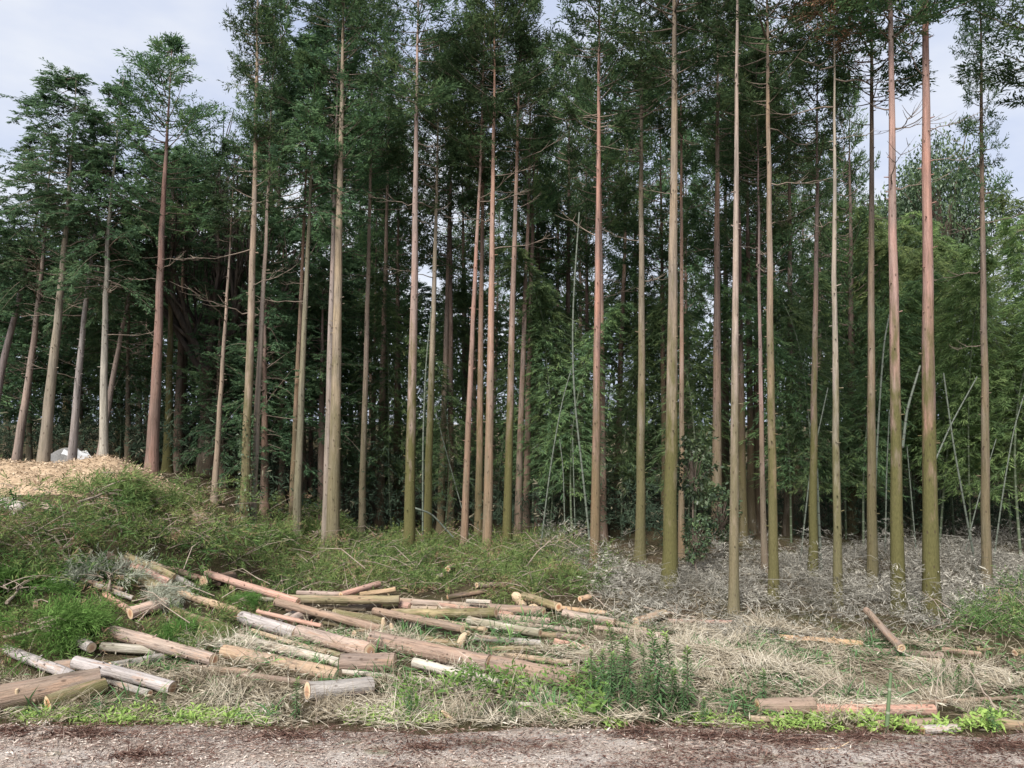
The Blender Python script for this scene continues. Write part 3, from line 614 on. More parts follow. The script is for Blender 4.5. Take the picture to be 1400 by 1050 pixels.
# dark fan-branched bare tree
def fan_tree(px, Y, label):
    base = at_depth(px, 560, Y); gz = float(G(base[0], Y)); t = thing('bare_tree', label, 'tree', (base[0], Y, gz)); t.scale = (1.25, 1.25, 1.5)
    rg = np.random.default_rng(77)
    mb = MB(); mb.tube([[0, 0, -0.1], [0.05, 0, 1.2], [0.0, 0, 2.4]], [0.3, 0.24, 0.22], 9, 0.5, 0); ob('trunk', mb.mesh('trunk', M_bark, True), t, color=(0.08, 0.06, 0.05, 0.2))
    def grow(p, d, L, r, lev, mb):
        n = 5; q = [p]
        for k in range(n):
            d = unit(d + rg.normal(0, 0.10, 3) + np.array([0, 0, 0.10])); q.append(q[-1] + d * L / n)
        mb.tube(q, np.linspace(r, r * 0.6, n + 1), 5 if lev < 2 else 3, 0.5, 0, cap=False)
        if lev < 3:
            for _ in range(3 if lev else 3):
                i = rg.integers(2, n + 1); grow(q[i], unit(d + rg.normal(0, 0.42, 3) * np.array([1, 0.7, 0.5])), L * rg.uniform(0.6, 0.9), r * 0.55, lev + 1, mb)
    for k in range(9):
        mb = MB(); a = TAU * k / 9
        grow(np.array([0, 0, 1.9 + 0.05 * k]), unit(np.array([0.75 * math.cos(a), 0.45 * math.sin(a), 1.0])), rg.uniform(1.8, 2.6), 0.11, 0, mb)
        ob('limb', mb.mesh('limb', M_bark), t, color=(0.075, 0.06, 0.055, 0.1))
fan_tree(284, 26.5, 'dark multi-stemmed bare tree with branches fanning upward behind the left cedars')

# ------------------------------------------------------------------ broadleaf crowns and shrubs
def leaf_blob(name, seed, rx, rz, ncl, per, ls, mat, wr=0.5):
    rg = np.random.default_rng(seed); mb = MB()
    d = unit(rg.standard_normal((ncl, 3))); rr = rg.uniform(0.35, 1.0, (ncl, 1)) ** 0.5
    c = d * rr * np.array([rx, rx, rz]); c *= 1 + 0.25 * np.sin(d[:, :1] * 5 + seed) * np.cos(d[:, 2:] * 4)
    P = (c[:, None, :] + rg.standard_normal((ncl, per, 3)) * rx * 0.085).reshape(-1, 3)
    D = unit(np.repeat(d, per, 0) * 0.6 + rg.standard_normal((ncl * per, 3)) * 0.7 + np.array([0, 0, -0.1]))
    W = unit(np.cross(D, np.array([0, 0, 1.0]) + 0.6 * rg.standard_normal((ncl * per, 3))))
    L = ls * rg.uniform(0.6, 1.3, ncl * per); t = np.clip(np.repeat(rg.normal(0.5, 0.2, ncl), per) + rg.normal(0, 0.12, ncl * per), 0, 1)
    mb.leaves(P, D, W, L, L * wr, t, 0, 0.1)
    for k in range(0, ncl, max(1, ncl // 40)):
        mb.tube(np.stack([c[k] * 0.05 + np.array([0, 0, -rz * 0.6]), c[k] * 0.55 + np.array([0, 0, -rz * 0.15]), c[k]]), [0.035 * rx, 0.02 * rx, 0.006 * rx], 3, 0.4, 1, cap=False)
    return mb.mesh(name, [mat, M_limb])
BL1 = leaf_blob('broad_crown', 401, 2.0, 1.9, 620, 30, 0.12, M_broad); BL2 = leaf_blob('broad_crown', 402, 1.9, 2.2, 620, 30, 0.12, M_broad)
def broad_tree(px, py_top, Y, h, s, label, me):
    top = at_depth(px, py_top, Y); gz = float(G(top[0], Y)); t = thing('broadleaf_tree', label, 'tree', (top[0], Y, gz), group='broadleaf trees beyond the grove')
    H = top[2] - gz; mb = MB(); mb.tube([[0, 0, -.1], [0.1, 0, H * .4], [0, 0, H * .75]], [.2, .15, .08], 8); ob('trunk', mb.mesh('trunk', M_bark, True), t, color=(*BC['dark'], .3))
    ob('crown', me, t, (0, 0, H - h * 0.5), (0, 0, px), (s, s, h / 4.0))
broad_tree(1285, 185, 36, 8.0, 1.15, 'rounded broadleaf tree showing between and right of the two thickest cedars', BL1)
broad_tree(1240, 250, 40, 9.0, 1.4, 'broadleaf tree behind the left thick pink cedar', BL2)
broad_tree(1170, 300, 44, 9.5, 1.6, 'broadleaf tree behind the dead-topped cedar', BL1)
broad_tree(255, 200, 30, 5.0, 1.0, 'rounded dark crown right of the bushy-topped brown cedar', BL2)
broad_tree(1430, 420, 30, 6.5, 1.3, 'rounded light green tree at the right edge', BL1)

SHR = leaf_blob('shrub_leaves', 410, 0.62, 0.95, 130, 9, 0.13, M_broad, 0.55)
def shrub(px, py, Y, s, label):
    p = at_depth(px, py, Y); gz = float(G(p[0], Y)); t = thing('shrub', label, 'shrub', (p[0], Y, gz), group='broadleaf shrubs by the thick cedar')
    h = p[2] - gz; mb = MB(); mb.tube([[0.05, 0, -.05], [-.04, 0, h * .4], [0, 0, h]], [.03, .025, .015], 6, 0.5); ob('stem', mb.mesh('stem', M_limb), t)
    ob('leaves', SHR, t, (0, 0, h), (0, 0, px), (s, s, s))
shrub(948, 640, 19.8, 0.95, 'upright glossy-leaved shrub right of the thick mossy-footed cedar')
shrub(952, 735, 19.6, 0.62, 'low glossy shrub at the foot of the upright one')
shrub(985, 700, 22.5, 0.9, 'dark low shrub before the brown cedar')

# ------------------------------------------------------------------ bamboo
def bamboo_meshes(seed, H, arch):
    rg = np.random.default_rng(seed); s = np.linspace(0, 1, 26)
    x = arch * H * s ** 3; z = H * (s - 0.32 * arch * s ** 4); y = 0.03 * H * np.sin(s * 4 + seed)
    P = np.stack([x, y, z], -1)
    mb = MB(); n = 26
    a = MB(); a.tube(P, 0.038 * (1.05 - s ** 1.5), 6, np.repeat(s * H / 0.32, 6), 0, cap=False); culm = a.mesh('culm', M_culm, True)
    nodes = np.linspace(0.2, 1.0, 62); nb = 4
    st = np.stack([np.interp(nodes, s, P[:, k]) for k in range(3)], -1); st = np.repeat(st, nb, 0); m = len(st)
    az = rg.uniform(0, TAU, m); L = rg.uniform(0.4, 1.6, m) * np.repeat(np.minimum(1, (1.1 - nodes) * 1.9), nb)
    k = 6; u = rg.uniform(0.25, 1.0, (m, k))
    dh = np.stack([np.cos(az), np.sin(az), np.zeros(m)], -1)
    O = st[:, None, :] + dh[:, None, :] * (L[:, None] * u)[..., None]; O[..., 2] += L[:, None] * (0.45 * u - 0.85 * u * u)
    O = O.reshape(-1, 3); D = np.repeat(dh, k, 0) + rg.standard_normal((m * k, 3)) * np.array([.4, .4, .15]) + np.array([0, 0, -0.5])
    tin = np.clip(np.repeat(rg.normal(0.5, 0.2, m), k) + rg.normal(0, .08, m * k), 0, 1)
    f = MB(); spray_leaves(f, rg, O, D, rg.uniform(0.24, 0.42, m * k), 7, 0.16, 0, tin, 0.5, True)
    for i in range(0, m, 2):
        f.tube(np.stack([st[i], st[i] + dh[i] * L[i] * .5 + np.array([0, 0, .04]), st[i] + dh[i] * L[i] + np.array([0, 0, -.2 * L[i]])]), [.008, .006, .003], 3, 0.6, 1, cap=False)
    return culm, f.mesh('leaves', [M_bamb, M_culm])
BAM = [bamboo_meshes(500 + i, 10.0, [0.14, 0.26, 0.2, 0.34, 0.08][i]) for i in range(5)]
BAM_LIT = []
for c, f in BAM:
    f2 = f.copy(); f2.materials[0] = M_bamb2; BAM_LIT.append(f2)
bl = [(540, 28, 1.0), (575, 30, .95), (612, 27, .75), (560, 33, 1.1), (640, 31, 1.0), (745, 25.5, .95), (760, 27, 1.1), (780, 25, .85), (800, 28, 1.15), (735, 29, 1.0), (770, 31, 1.2), (690, 30, 1.0),
      (850, 28, .9), (865, 31, 1.0), (895, 29, .9), (940, 25, 1.0), (950, 27, .95), (930, 30, 1.15), (700, 33, 1.2), (830, 33, 1.1), (905, 34, 1.2),
      (1085, 25, .95), (1100, 27, 1.1), (1125, 24.5, 1.05), (1150, 27, 1.0), (1165, 29, 1.15), (1120, 31, 1.2), (1180, 25, .95), (1205, 27, 1.1), (1235, 28, 1.25), (1245, 30, 1.4), (1200, 31, 1.3),
      (1290, 25, 1.05), (1305, 27, 1.2), (1325, 24, .95), (1345, 28, 1.2), (1370, 26, 1.15), (1390, 23.5, 1.0), (1410, 25, 1.2), (1430, 27, 1.3), (1280, 29, 1.2), (1315, 31, 1.35), (1360, 32, 1.4), (1400, 31, 1.4), (1450, 24, 1.1), (1480, 26, 1.2),
      (480, 30, .8), (505, 33, .95), (160, 30, .75), (1440, 33, 1.5), (1500, 30, 1.3)]
for i, (px, Y, s) in enumerate(bl):
    p = at_depth(px, 700, Y); gz = float(G(p[0], Y))
    t = thing('bamboo', where(px, 'leafy bamboo'), 'bamboo', (p[0], Y, gz - 0.02), (0, 0, r2.uniform(0, TAU)), 'leafy bamboo among the cedars'); t.scale = (s * r2.uniform(.9, 1.15), s, s)
    c, f = BAM[i % 5]; ob('culm', c, t)
    if px > 1215: f = BAM_LIT[i % 5]  # right-hand plants get the leaves with sunlight in their colour
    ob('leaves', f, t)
# bare pale culms
def culm(label, pts, wpx, Y=None, mat=None, name='bamboo_culm', group='bare pale bamboo culms', gap=0.32, sink=True):
    base = on_ground(*pts[0]) if Y is None else at_depth(*pts[0], Y); Y0 = base[1]
    P = np.array([at_depth(a, b_, Y0) for a, b_ in pts]); gz = float(G(P[0][0], Y0))
    if sink: P[0] += (P[1] - P[0]) * ((gz - .05 - P[0][2]) / (P[1][2] - P[0][2]))
    k = np.linspace(0, len(P) - 1, 14); Q = np.stack([np.interp(k, np.arange(len(P)), P[:, i]) for i in range(3)], -1)
    for _ in range(2): Q[1:-1] = (Q[:-2] + 2 * Q[1:-1] + Q[2:]) / 4
    r = .34 * wpx * Y0 / FPX; s = np.concatenate([[0], np.cumsum(np.linalg.norm(np.diff(Q, axis=0), axis=1))])
    mb = MB(); mb.tube(Q - P[0], r * np.linspace(1.1, .75, 14), 7, np.repeat(s / gap, 7))
    tag(ob(name, mb.mesh(name, mat or M_culmw, True), None, tuple(P[0])), label, 'bamboo', group)
culm('long pale bamboo culm arching up left of the tan cedar', [(807, 748), (796, 640), (784, 540), (782, 430), (792, 290)], 4.2, 22)
culm('pale thin culm leaning right toward the arched one', [(742, 725), (752, 640), (768, 550), (781, 505)], 3, 22.5)
culm('whitish culm standing just left of the slim olive cedar', [(578, 715), (578, 600), (582, 500), (590, 420)], 3.5, 24.5)
culm('thin culm leaning left behind the slim olive cedar', [(624, 668), (605, 600), (592, 545)], 2.5, 26)
culm('fallen pale culm lying across the brush right of the olive-footed cedar', [(562, 693), (590, 702), (620, 735)], 4, 23, sink=False)
culm('bright white culm standing right beside the slim olive cedar', [(1123, 782), (1120, 720), (1117, 640)], 5.5, 20.5)
culm('broken white culm leaning between the two thickest cedars', [(1234, 612), (1240, 560), (1258, 500)], 5.5, 19, sink=False)
culm('greenish culm leaning right before the left thick pink cedar', [(1195, 760), (1198, 620), (1208, 470), (1216, 430)], 4, 20.5)
culm('pale curved culm right of the thickest cedar', [(1331, 758), (1320, 700), (1302, 600), (1290, 510)], 4, 20)
culm('grey culm leaning across to the right of the thickest cedar', [(1270, 650), (1300, 580), (1336, 515)], 3.5, 20.5, sink=False)
culm('thin culm rising near the right edge of the picture', [(1360, 755), (1370, 680), (1385, 590), (1400, 540)], 3, 21)
culm('thin dark culm left of the dead-topped cedar, leaning right', [(1095, 760), (1108, 640), (1132, 530)], 3, 22)
culm('slim pale culm left of the left thick cedar, deep in shade', [(1210, 770), (1212, 650), (1216, 560)], 3, 23)
culm('upright dim culm between the thick cedars', [(1254, 770), (1246, 680), (1240, 610)], 2.6, 23)
culm('crossing thin culm left of the rightmost cedar', [(1318, 760), (1338, 680), (1362, 600)], 2.6, 22)
culm('upright greyish culm left of the arched one', [(772, 715), (770, 640), (765, 600)], 2.6, 24)
culm('second upright greyish culm close to the arched one', [(786, 712), (784, 640), (783, 600)], 2.6, 24.5)

# ------------------------------------------------------------------ dark thicket under the trees (uncountable)
def scatter(n, x0, x1, y0, y1, seed):
    rg = np.random.default_rng(seed); return rg, rg.uniform(x0, x1, n), rg.uniform(y0, y1, n)
def thicket():
    rg, X, Y = scatter(9600, -26, 26, 20.5, 46, 31)
    px, py = project(X, Y, G(X, Y))
    front = np.interp(px, [-300, 0, 150, 230, 300, 500, 620, 760, 830, 900, 980, 1060, 1250, 1400, 1900], [24.5, 25, 24.5, 22.6, 22.0, 24.0, 25, 23, 23.5, 21.5, 24.5, 25.5, 25.5, 24.5, 24.5])
    dens = np.clip((Y - front) / 1.2, 0, 1) * np.clip(1.25 - (Y - front) / 26, .25, 1) * (0.35 + 0.9 * vnoise(X, Y, 0.6, 9)) * np.where((px > 945) & (px < 1110), .3, 1)
    k = rg.uniform(0, 1, len(X)) < dens
    X, Y, px = X[k], Y[k], px[k]; n = len(X)
    H = (1.0 + 2.4 * vnoise(X, Y, 0.45, 11)) * rg.uniform(.5, 1.25, n) * np.where(px < 900, 1.2, 0.9) * np.where((px > 945) & (px < 1110), .45, 1)
    mb = MB(); st = np.stack([X, Y, G(X, Y)], -1); m = 5
    az = rg.uniform(0, TAU, n); ln = rg.uniform(.1, .5, n)
    u = rg.uniform(.25, 1, (n, m)); O = st[:, None, :] + np.stack([np.cos(az)[:, None] * ln[:, None] * u ** 2, np.sin(az)[:, None] * ln[:, None] * u ** 2, H[:, None] * u], -1)
    D = rg.standard_normal((n, m, 3)) * .7 + np.stack([np.cos(az), np.sin(az), np.zeros(n)], -1)[:, None, :] * .5 + np.array([0, 0, -.15])
    ti = np.clip(.35 + .5 * (vnoise(X, Y, .8, 13) - .3)[:, None] + rg.normal(0, .15, (n, m)), 0, 1)
    ti = np.where(rg.uniform(0, 1, (n, m)) < .06, 1.0, ti * .9)
    spray_leaves(mb, rg, O.reshape(-1, 3), D.reshape(-1, 3), rg.uniform(.22, .42, n * m), 6, .2, 0, ti.ravel(), .7, tvar=.08)
    o = ob('thicket', mb.mesh('thicket', M_sasa)); o['kind'] = 'stuff'
    o['label'] = 'dark bamboo-grass thicket under the cedars'
thicket()
# far wood closing the view at the back
def far_wood():
    rg = np.random.default_rng(91); mb = MB(); n = 2600
    X = rg.uniform(-52, 52, n); Y = rg.uniform(52, 60, n); px, _ = project(X, Y, 0 * X)
    Ht = 9.5 + 4.0 * vnoise(X, Y * 0, .16, 4) - 3.5 * sm((px - 1250) / 120)
    z = G(X, Y) + Ht * rg.uniform(0.02, 1, n) ** .8
    P = np.stack([X, Y, z], -1); k = 7
    O = (P[:, None, :] + rg.standard_normal((n, k, 3)) * .45).reshape(-1, 3)
    D = rg.standard_normal((n * k, 3)) + np.array([0, -.2, -.1])
    spray_leaves(mb, rg, O, D, rg.uniform(.75, 1.35, n * k), 4, .36, 0, np.clip(np.repeat(rg.normal(.35, .15, n), k), 0, 1), .7)
    o = ob('far_wood', mb.mesh('far_wood', M_cedar)); o['kind'] = 'stuff'; o['label'] = 'far dark wood behind the grove'
far_wood()

# ------------------------------------------------------------------ chip mound, gravel heap, rocks
def mound():
    c = at_depth(80, 660, 20.0); mb = MB(); nx, ny = 90, 40
    u = np.linspace(-1, 1, nx); v = np.linspace(-1, 1, ny); U, V = np.meshgrid(u, v)
    X = c[0] - 1.0 + 5.2 * U; Y = 20.4 + 2.0 * V - 0.5 * (U > 0) * U
    prof = np.clip(1 - U ** 4, 0, 1) * np.clip(1 - V ** 2, 0, 1) ** .7 * np.where(U > .25, 1 - .75 * sm((U - .25) / .7), 1)
    h = 0.62 * prof * (.75 + .5 * vnoise(X, Y, .9, 5)) + .10 * (vnoise(X, Y, 4, 6) - .4) * prof
    Z = G(X, Y) + h - .04
    P = np.stack([X, Y, Z], -1).reshape(-1, 3); i = np.arange(ny - 1)[:, None] * nx; j = np.arange(nx - 1)[None, :]
    mb.add(P, np.stack([i + j, i + j + 1, i + nx + 1 + j, i + nx + j], -1).reshape(-1, 4), np.clip(.35 + .5 * (vnoise(P[:, 0], P[:, 1], 6, 2) - .4), 0, 1))
    t = thing('wood_chip_mound', 'long low mound of pale yellow wood chips at the left', 'wood chips', (0, 0, 0))
    ob('heap', mb.mesh('heap', M_wchip, True), t)
    rg = np.random.default_rng(3); n = 16000; k = rg.integers(0, len(P), n); Q = P[k] + rg.standard_normal((n, 3)) * np.array([.09, .09, .02]) + np.array([0, 0, .03])
    D = unit(rg.standard_normal((n, 3)) * np.array([1, 1, .35])); W = unit(np.cross(D, rg.standard_normal((n, 3)) * .5 + np.array([0, -.3, 1])))
    c2 = MB(); L = rg.uniform(.03, .11, n); c2.leaves(Q, D, W, L, L * .35, np.clip(rg.normal(.45, .3, n), 0, 1))
    o = ob('chips', c2.mesh('chips', M_wchip), t); o['kind'] = 'stuff'
mound()
def heap_mesh(name, w, d, h, seed, mat, p=2.0):
    n = 26; a = np.linspace(0, TAU, 36, endpoint=False); r = np.linspace(0, 1, 10)
    A, R = np.meshgrid(a, r); wob = 1 + .12 * np.sin(3 * A + seed) + .06 * np.sin(7 * A)
    X = np.cos(A) * R * w * wob; Y = np.sin(A) * R * d * wob; Z = h * (1 - R ** p) * (1 + .08 * np.sin(5 * X + seed)) - .05
    V = np.stack([X, Y, Z], -1).reshape(-1, 3); i = np.arange(9)[:, None] * 36; j = np.arange(36)[None, :]; k = (j + 1) % 36
    mb = MB(); mb.add(V, np.stack([i + j, i + k, i + 36 + k, i + 36 + j], -1).reshape(-1, 4)); return mb.mesh(name, mat, True)
p = at_depth(88, 645, 25.5); gz = float(G(p[0], 25.5))
t = thing('gravel_heap', 'rounded grey gravel heap with a pale sheet beyond the chip mound', 'gravel', (p[0], 25.5, gz))
ob('heap', heap_mesh('heap', 1.05, .9, .78, 1, M_gravel), t)
mb = MB(); rg = np.random.default_rng(8); U, V = np.meshgrid(np.linspace(0, 1, 9), np.linspace(0, 1, 7))
Xs = .35 + .85 * U; Ys = -.8 + .9 * V; Zs = .62 * (1 - (Xs / 1.25) ** 2) + .12 + .05 * rg.standard_normal(U.shape)
i = np.arange(6)[:, None] * 9; j = np.arange(8)[None, :]
mb.add(np.stack([Xs, Ys, Zs], -1).reshape(-1, 3), np.stack([i + j, i + j + 1, i + 10 + j, i + 9 + j], -1).reshape(-1, 4)); ob('sheet', mb.mesh('sheet', M_sheet), t)
def rock(px, py, w, h, label, seed):
    q = on_ground(px, py + h * .4); s = q[1] / FPX; rg = np.random.default_rng(seed)
    import bmesh
    bm = bmesh.new(); bmesh.ops.create_icosphere(bm, subdivisions=3, radius=1)
    ds = [(unit(rg.standard_normal(3)), rg.uniform(.55, .85)) for _ in range(9)]
    for v in bm.verts:
        c = np.array(v.co)
        for d, l in ds:
            e = c @ d
            if e > l: c = c - d * (e - l) * .85
        v.co = c * (1 + .03 * rg.standard_normal())
    me = bpy.data.meshes.new('boulder'); bm.to_mesh(me); bm.free(); me.materials.append(M_rock)
    o = ob('boulder', me, None, (q[0], q[1], float(G(q[0], q[1])) + h * s * .35), (0, 0, seed), (w * s * .5, w * s * .42, h * s * .6)); tag(o, label, 'boulder', 'boulders in front of the chip mound')
rock(4, 690, 34, 22, 'pinkish boulder at the left edge before the chip mound', 1)
rock(26, 693, 27, 16, 'pale flat boulder right of the one at the left edge', 2)
rock(17, 703, 10, 6, 'small stone lying below the two boulders', 3)

# ------------------------------------------------------------------ felled logs
mb = MB(); nr, ns = 6, 20
A, R = np.meshgrid(np.arange(ns) * TAU / ns, np.linspace(0, 1, nr)); V = np.stack([np.cos(A) * R, np.sin(A) * R, .04 * (1 - R) + 0 * A], -1).reshape(-1, 3)
i = np.arange(nr - 1)[:, None] * ns; j = np.arange(ns)[None, :]; k = (j + 1) % ns
mb.add(V, np.stack([i + j, i + k, i + ns + k, i + ns + j], -1).reshape(-1, 4), R.ravel()); CAP = mb.mesh('cut_face', M_cut, True)
LG = 'felled logs lying in the clearing'
SEG = []
def near_log(X, Y, front, back):
    k = np.zeros(X.shape, bool)
    for P, Q in SEG:
        d = Q - P; l2 = d[0] ** 2 + d[1] ** 2 + 1e-9
        t = np.clip(((X - P[0]) * d[0] + (Y - P[1]) * d[1]) / l2, 0, 1)
        ex = X - P[0] - t * d[0]; ey = Y - P[1] - t * d[1]
        k |= (ex * ex + ey * ey) < np.where(ey < 0, front, back) ** 2
    return k
LC = {'red': (.37, .225, .175), 'pink': (.365, .275, .225), 'brown': (.25, .18, .14), 'grey': (.34, .31, .285), 'pale': (.43, .385, .32), 'olive': (.29, .235, .14), 'tan': (.40, .30, .21), 'dark': (.11, .08, .065), 'orange': (.41, .28, .18), 'lilac': (.345, .31, .295)}
def log(label, a, b_, d, col, moss=0.0, lift=0.0, lift2=None, name='felled_log', cap=True, taper=1.0, mat=None, bend=0.0):
    """a, b_: pixel ends of the axis; d: diameter in pixels; lift: height of the underside above the ground"""
    lift2 = lift if lift2 is None else lift2
    A0 = on_ground(*a, lift); r = .475 * d * A0[1] / FPX
    P = on_ground(*a, lift + r); Q = on_ground(*b_, lift2 + r)
    L = np.linalg.norm(Q - P); SEG.append((P, Q))
    ax = (Q - P) / L; mid = (P + Q) / 2
    t = thing(name, label, 'log', tuple(mid), group=LG)
    q = Vector(ax).to_track_quat('Z', 'Y'); t.rotation_mode = 'QUATERNION'; t.rotation_quaternion = q
    rg = np.random.default_rng(abs(hash((a, b_))) % 99991)
    n = max(4, int(L / .25)); z = np.linspace(-L / 2, L / 2, n + 1); s = z / L + .5
    pts = np.stack([bend * L * np.sin(s * math.pi) + .004 * rg.standard_normal(n + 1), .004 * rg.standard_normal(n + 1), z], -1)
    rad = r * (1 + (taper - 1) * s) * (1 + .015 * rg.standard_normal(n + 1))
    m_ = MB(); m_.tube(pts, rad, 16, .5, 0, .018, rg, cap=True)
    for _ in range(int(L * 3)):
        i = rg.integers(0, n); an = rg.uniform(0, TAU); dd = np.array([math.cos(an), math.sin(an), .3])
        m_.tube(np.stack([pts[i] + dd * r * .8, pts[i] + dd * (r + rg.uniform(.01, .05))]), [.02, .012], 4)
    ob('bark', m_.mesh('bark', mat or M_barklog, True), t, color=(*LC[col], moss))
    if cap:
        for e, sg in ((0, -1), (n, 1)):
            rr = rad[e] * .97
            ob('cut_face', CAP, t, (pts[e][0], pts[e][1], pts[e][2] + sg * .004), (math.pi if sg < 0 else 0, 0, rg.uniform(0, 6)), (rr, rr, rr))
    return t
log('big brown rough-barked log at the lower left edge', (-30, 962), (136, 929), 40, 'brown', .15, taper=.82)
log('mossy olive log with splintered orange end at lower left', (66, 963), (142, 938), 26, 'olive', .9)
log('smooth lilac-grey log resting across the big brown one', (103, 905), (236, 940), 17, 'lilac', 0, .22, .0)
log('short pale log with a fresh round cut facing right, far left', (82, 864), (125, 886), 14, 'grey', 0, .10, .10)
log('pinkish-grey log pointing at the big brown log', (8, 888), (98, 924), 14, 'lilac', 0)
log('olive log starting beside the bright green bough', (80, 851), (158, 872), 16, 'olive', .5)
log('pink-brown tapering log continuing right of the olive one', (152, 864), (292, 902), 19, 'pink', .1, taper=.8)
log('grey-green log under the pink-brown tapering one', (139, 884), (262, 893), 13, 'pale', .4)
log('short brown round behind the lilac-grey log', (76, 912), (112, 908), 17, 'brown', .1)
log('grey log half hidden behind the lilac-grey one', (150, 912), (228, 898), 13, 'grey', .3)
log('red peeled log above the green-barked one on the left slope', (181, 774), (231, 797), 12, 'red', 0, .15, .15)
log('reddish log end sticking from the brush up the left slope', (147, 759), (176, 772), 11, 'brown', .2, .1, .1)
log('olive-grey log lying alongside the red peeled one', (172, 760), (238, 789), 10, 'olive', .3, .2, .2)
log('weathered grey pole below the olive-grey log', (238, 788), (285, 813), 9, 'grey', .3)
log('green-barked log with a pale ringed end on the left slope', (196, 792), (240, 820), 16, 'olive', .7, .05, .05)
log('short reddish log below the green-barked one', (178, 838), (227, 824), 18, 'pink', 0, .05, .05)
log('thin pink branch log meeting the short reddish log', (143, 812), (179, 837), 8, 'red', 0, .05, .0, taper=1.2)
log('split orange-tan log right of the green-barked one', (243, 810), (322, 836), 11, 'tan', .1)
log('tan log continuing the split one toward the grey log', (318, 836), (372, 849), 9, 'orange', .1)
log('dark log with a reddish hollow-looking end near the long red pole', (278, 794), (318, 788), 15, 'dark', .1, .05, .05)
log('long thin red pole slanting down from upper left', (282, 784), (408, 823), 10, 'red', 0, .22, .22)
log('long brown pole slanting below the red one to the middle', (377, 823), (520, 860), 11, 'brown', .15, .25, .05)
log('small tan log with a round cut under the red pole', (316, 804), (338, 799), 9, 'olive', .3)
log('thin grey-green pole behind the long red pole', (320, 816), (378, 820), 6, 'pale', .4)
log('grey fibrous log left of the pinkish one in the middle rows', (330, 844), (405, 866), 17, 'lilac', 0)
log('pinkish log ending in a dark cut beside the big brown one', (408, 864), (506, 890), 19, 'pink', 0)
log('mossy log under the tufts on the left', (236, 836), (312, 864), 14, 'olive', .9)
log('long whitish-grey log in the straw at centre left', (312, 868), (466, 907), 11, 'pale', .1)
log('orange-brown log half buried in straw at centre left', (306, 890), (462, 924), 18, 'orange', .1)
log('brown stub between the mossy log and the long whitish one', (268, 862), (316, 874), 9, 'brown', .2)
log('pink-brown log with a large round orange cut facing the camera', (397, 850), (424, 836), 15, 'pink', 0)
log('slim log with a hollow pale cut beside the large orange cut', (379, 849), (404, 838), 9, 'pale', 0)
log('long straight olive-tan log across the back row, white cut at right', (376, 819), (546, 820), 12, 'olive', .5, .15, .15)
log('red log pointing up right from the back row', (466, 813), (518, 798), 9, 'red', 0, .2, .1)
log('orange-olive log right of the upward red one', (492, 813), (541, 806), 7, 'orange', .4, .1, .1)
log('thin pinkish log lying behind the olive-tan back-row log', (406, 810), (470, 812), 6, 'pink', 0, .2, .2)
log('short log with a small round cut under the olive-tan one', (477, 831), (522, 828), 10, 'brown', .3)
log('olive log end left of the pale split stake', (456, 838), (527, 850), 12, 'olive', .7)
log('short red block at the white-cut end of the back row', (547, 827), (561, 829), 10, 'red', 0)
log('pinkish log stretching right along the back row', (546, 822), (672, 831), 10, 'pink', .35)
log('short whitish log lying on the pinkish back-row one', (638, 822), (671, 823), 6, 'pale', .1, .2, .2)
log('thick yellow-olive log with blunt right end in the middle row', (536, 839), (678, 838), 13, 'olive', .8, .1, .1)
log('brown-red pole crossing below the yellow-olive log', (512, 835), (632, 860), 10, 'brown', .2, .2, .12)
log('pale olive-grey log right of the crossing pole', (640, 848), (738, 866), 11, 'pale', .6, .1, .1)
log('dark brown log end continuing the pale olive-grey one', (732, 866), (792, 872), 8, 'brown', .2)
log('large long brown log running right through the middle foreground', (508, 874), (668, 908), 22, 'brown', 0, .05, .05)
log('large brown log continuing right into the weeds', (664, 906), (782, 930), 24, 'brown', .05)
log('thick cracked brown block left of the split grey log', (466, 906), (540, 905), 24, 'brown', 0)
log('long split grey log lying in front of the large brown one', (566, 906), (692, 936), 13, 'pale', 0, .08, .05)
log('mossy short log with an orange cut above the large brown one', (576, 878), (614, 878), 11, 'olive', .8)
log('brown log with a torn orange right end in the back row', (670, 831), (743, 836), 12, 'brown', .1, .05, .05)
log('grey-brown log under the torn-ended one', (676, 844), (752, 850), 10, 'pink', .2)
log('dark mossy log pointing right near the torn-ended one', (716, 815), (764, 830), 11, 'olive', .5, .1, .1)
log('pinkish log right of the dark mossy one, sunk in dry brush', (770, 838), (840, 851), 11, 'pink', .2)
log('thin pink log half buried beyond the sunk one', (838, 851), (884, 862), 6, 'tan', .1)
log('short red log with pale left cut by the tall weeds', (758, 877), (806, 887), 9, 'red', 0)
log('olive log tip behind the short red one', (735, 868), (772, 869), 9, 'olive', .6)
log('mossy pole lying left of the short red log', (664, 888), (756, 885), 7, 'olive', .7)
log('blackish mossy log at the edge of the green slash', (612, 817), (662, 808), 8, 'dark', .6)
log('pale short log in the green slash above the back row', (652, 800), (690, 800), 8, 'pink', .1)
log('short thick grey log with an orange right cut in the foreground straw', (420, 946), (507, 938), 26, 'grey', .05)
log('pale log with a round cut poking out of the green weeds', (704, 938), (748, 923), 11, 'pale', 0)
log('whitish thin log in the weeds at bottom centre', (692, 961), (746, 966), 7, 'pale', 0)
log('olive-brown log with a cut at right among the dry brush', (870, 851), (908, 839), 13, 'tan', .4)
log('thin reddish log sunk in brush below the slender pale cedar', (914, 849), (1004, 851), 6, 'red', 0)
log('orange-brown log buried along the straw right of centre', (1040, 870), (1180, 880), 9, 'orange', .1)
log('brown log beneath the angled cut branch at right', (1178, 889), (1288, 896), 9, 'brown', .2)
log('yellowish log end right of the angled branch', (1226, 901), (1285, 905), 9, 'tan', .3)
log('angled branch log with a round reddish cut at right', (1184, 834), (1232, 886), 9, 'brown', .2, .35, .15, taper=1.25)
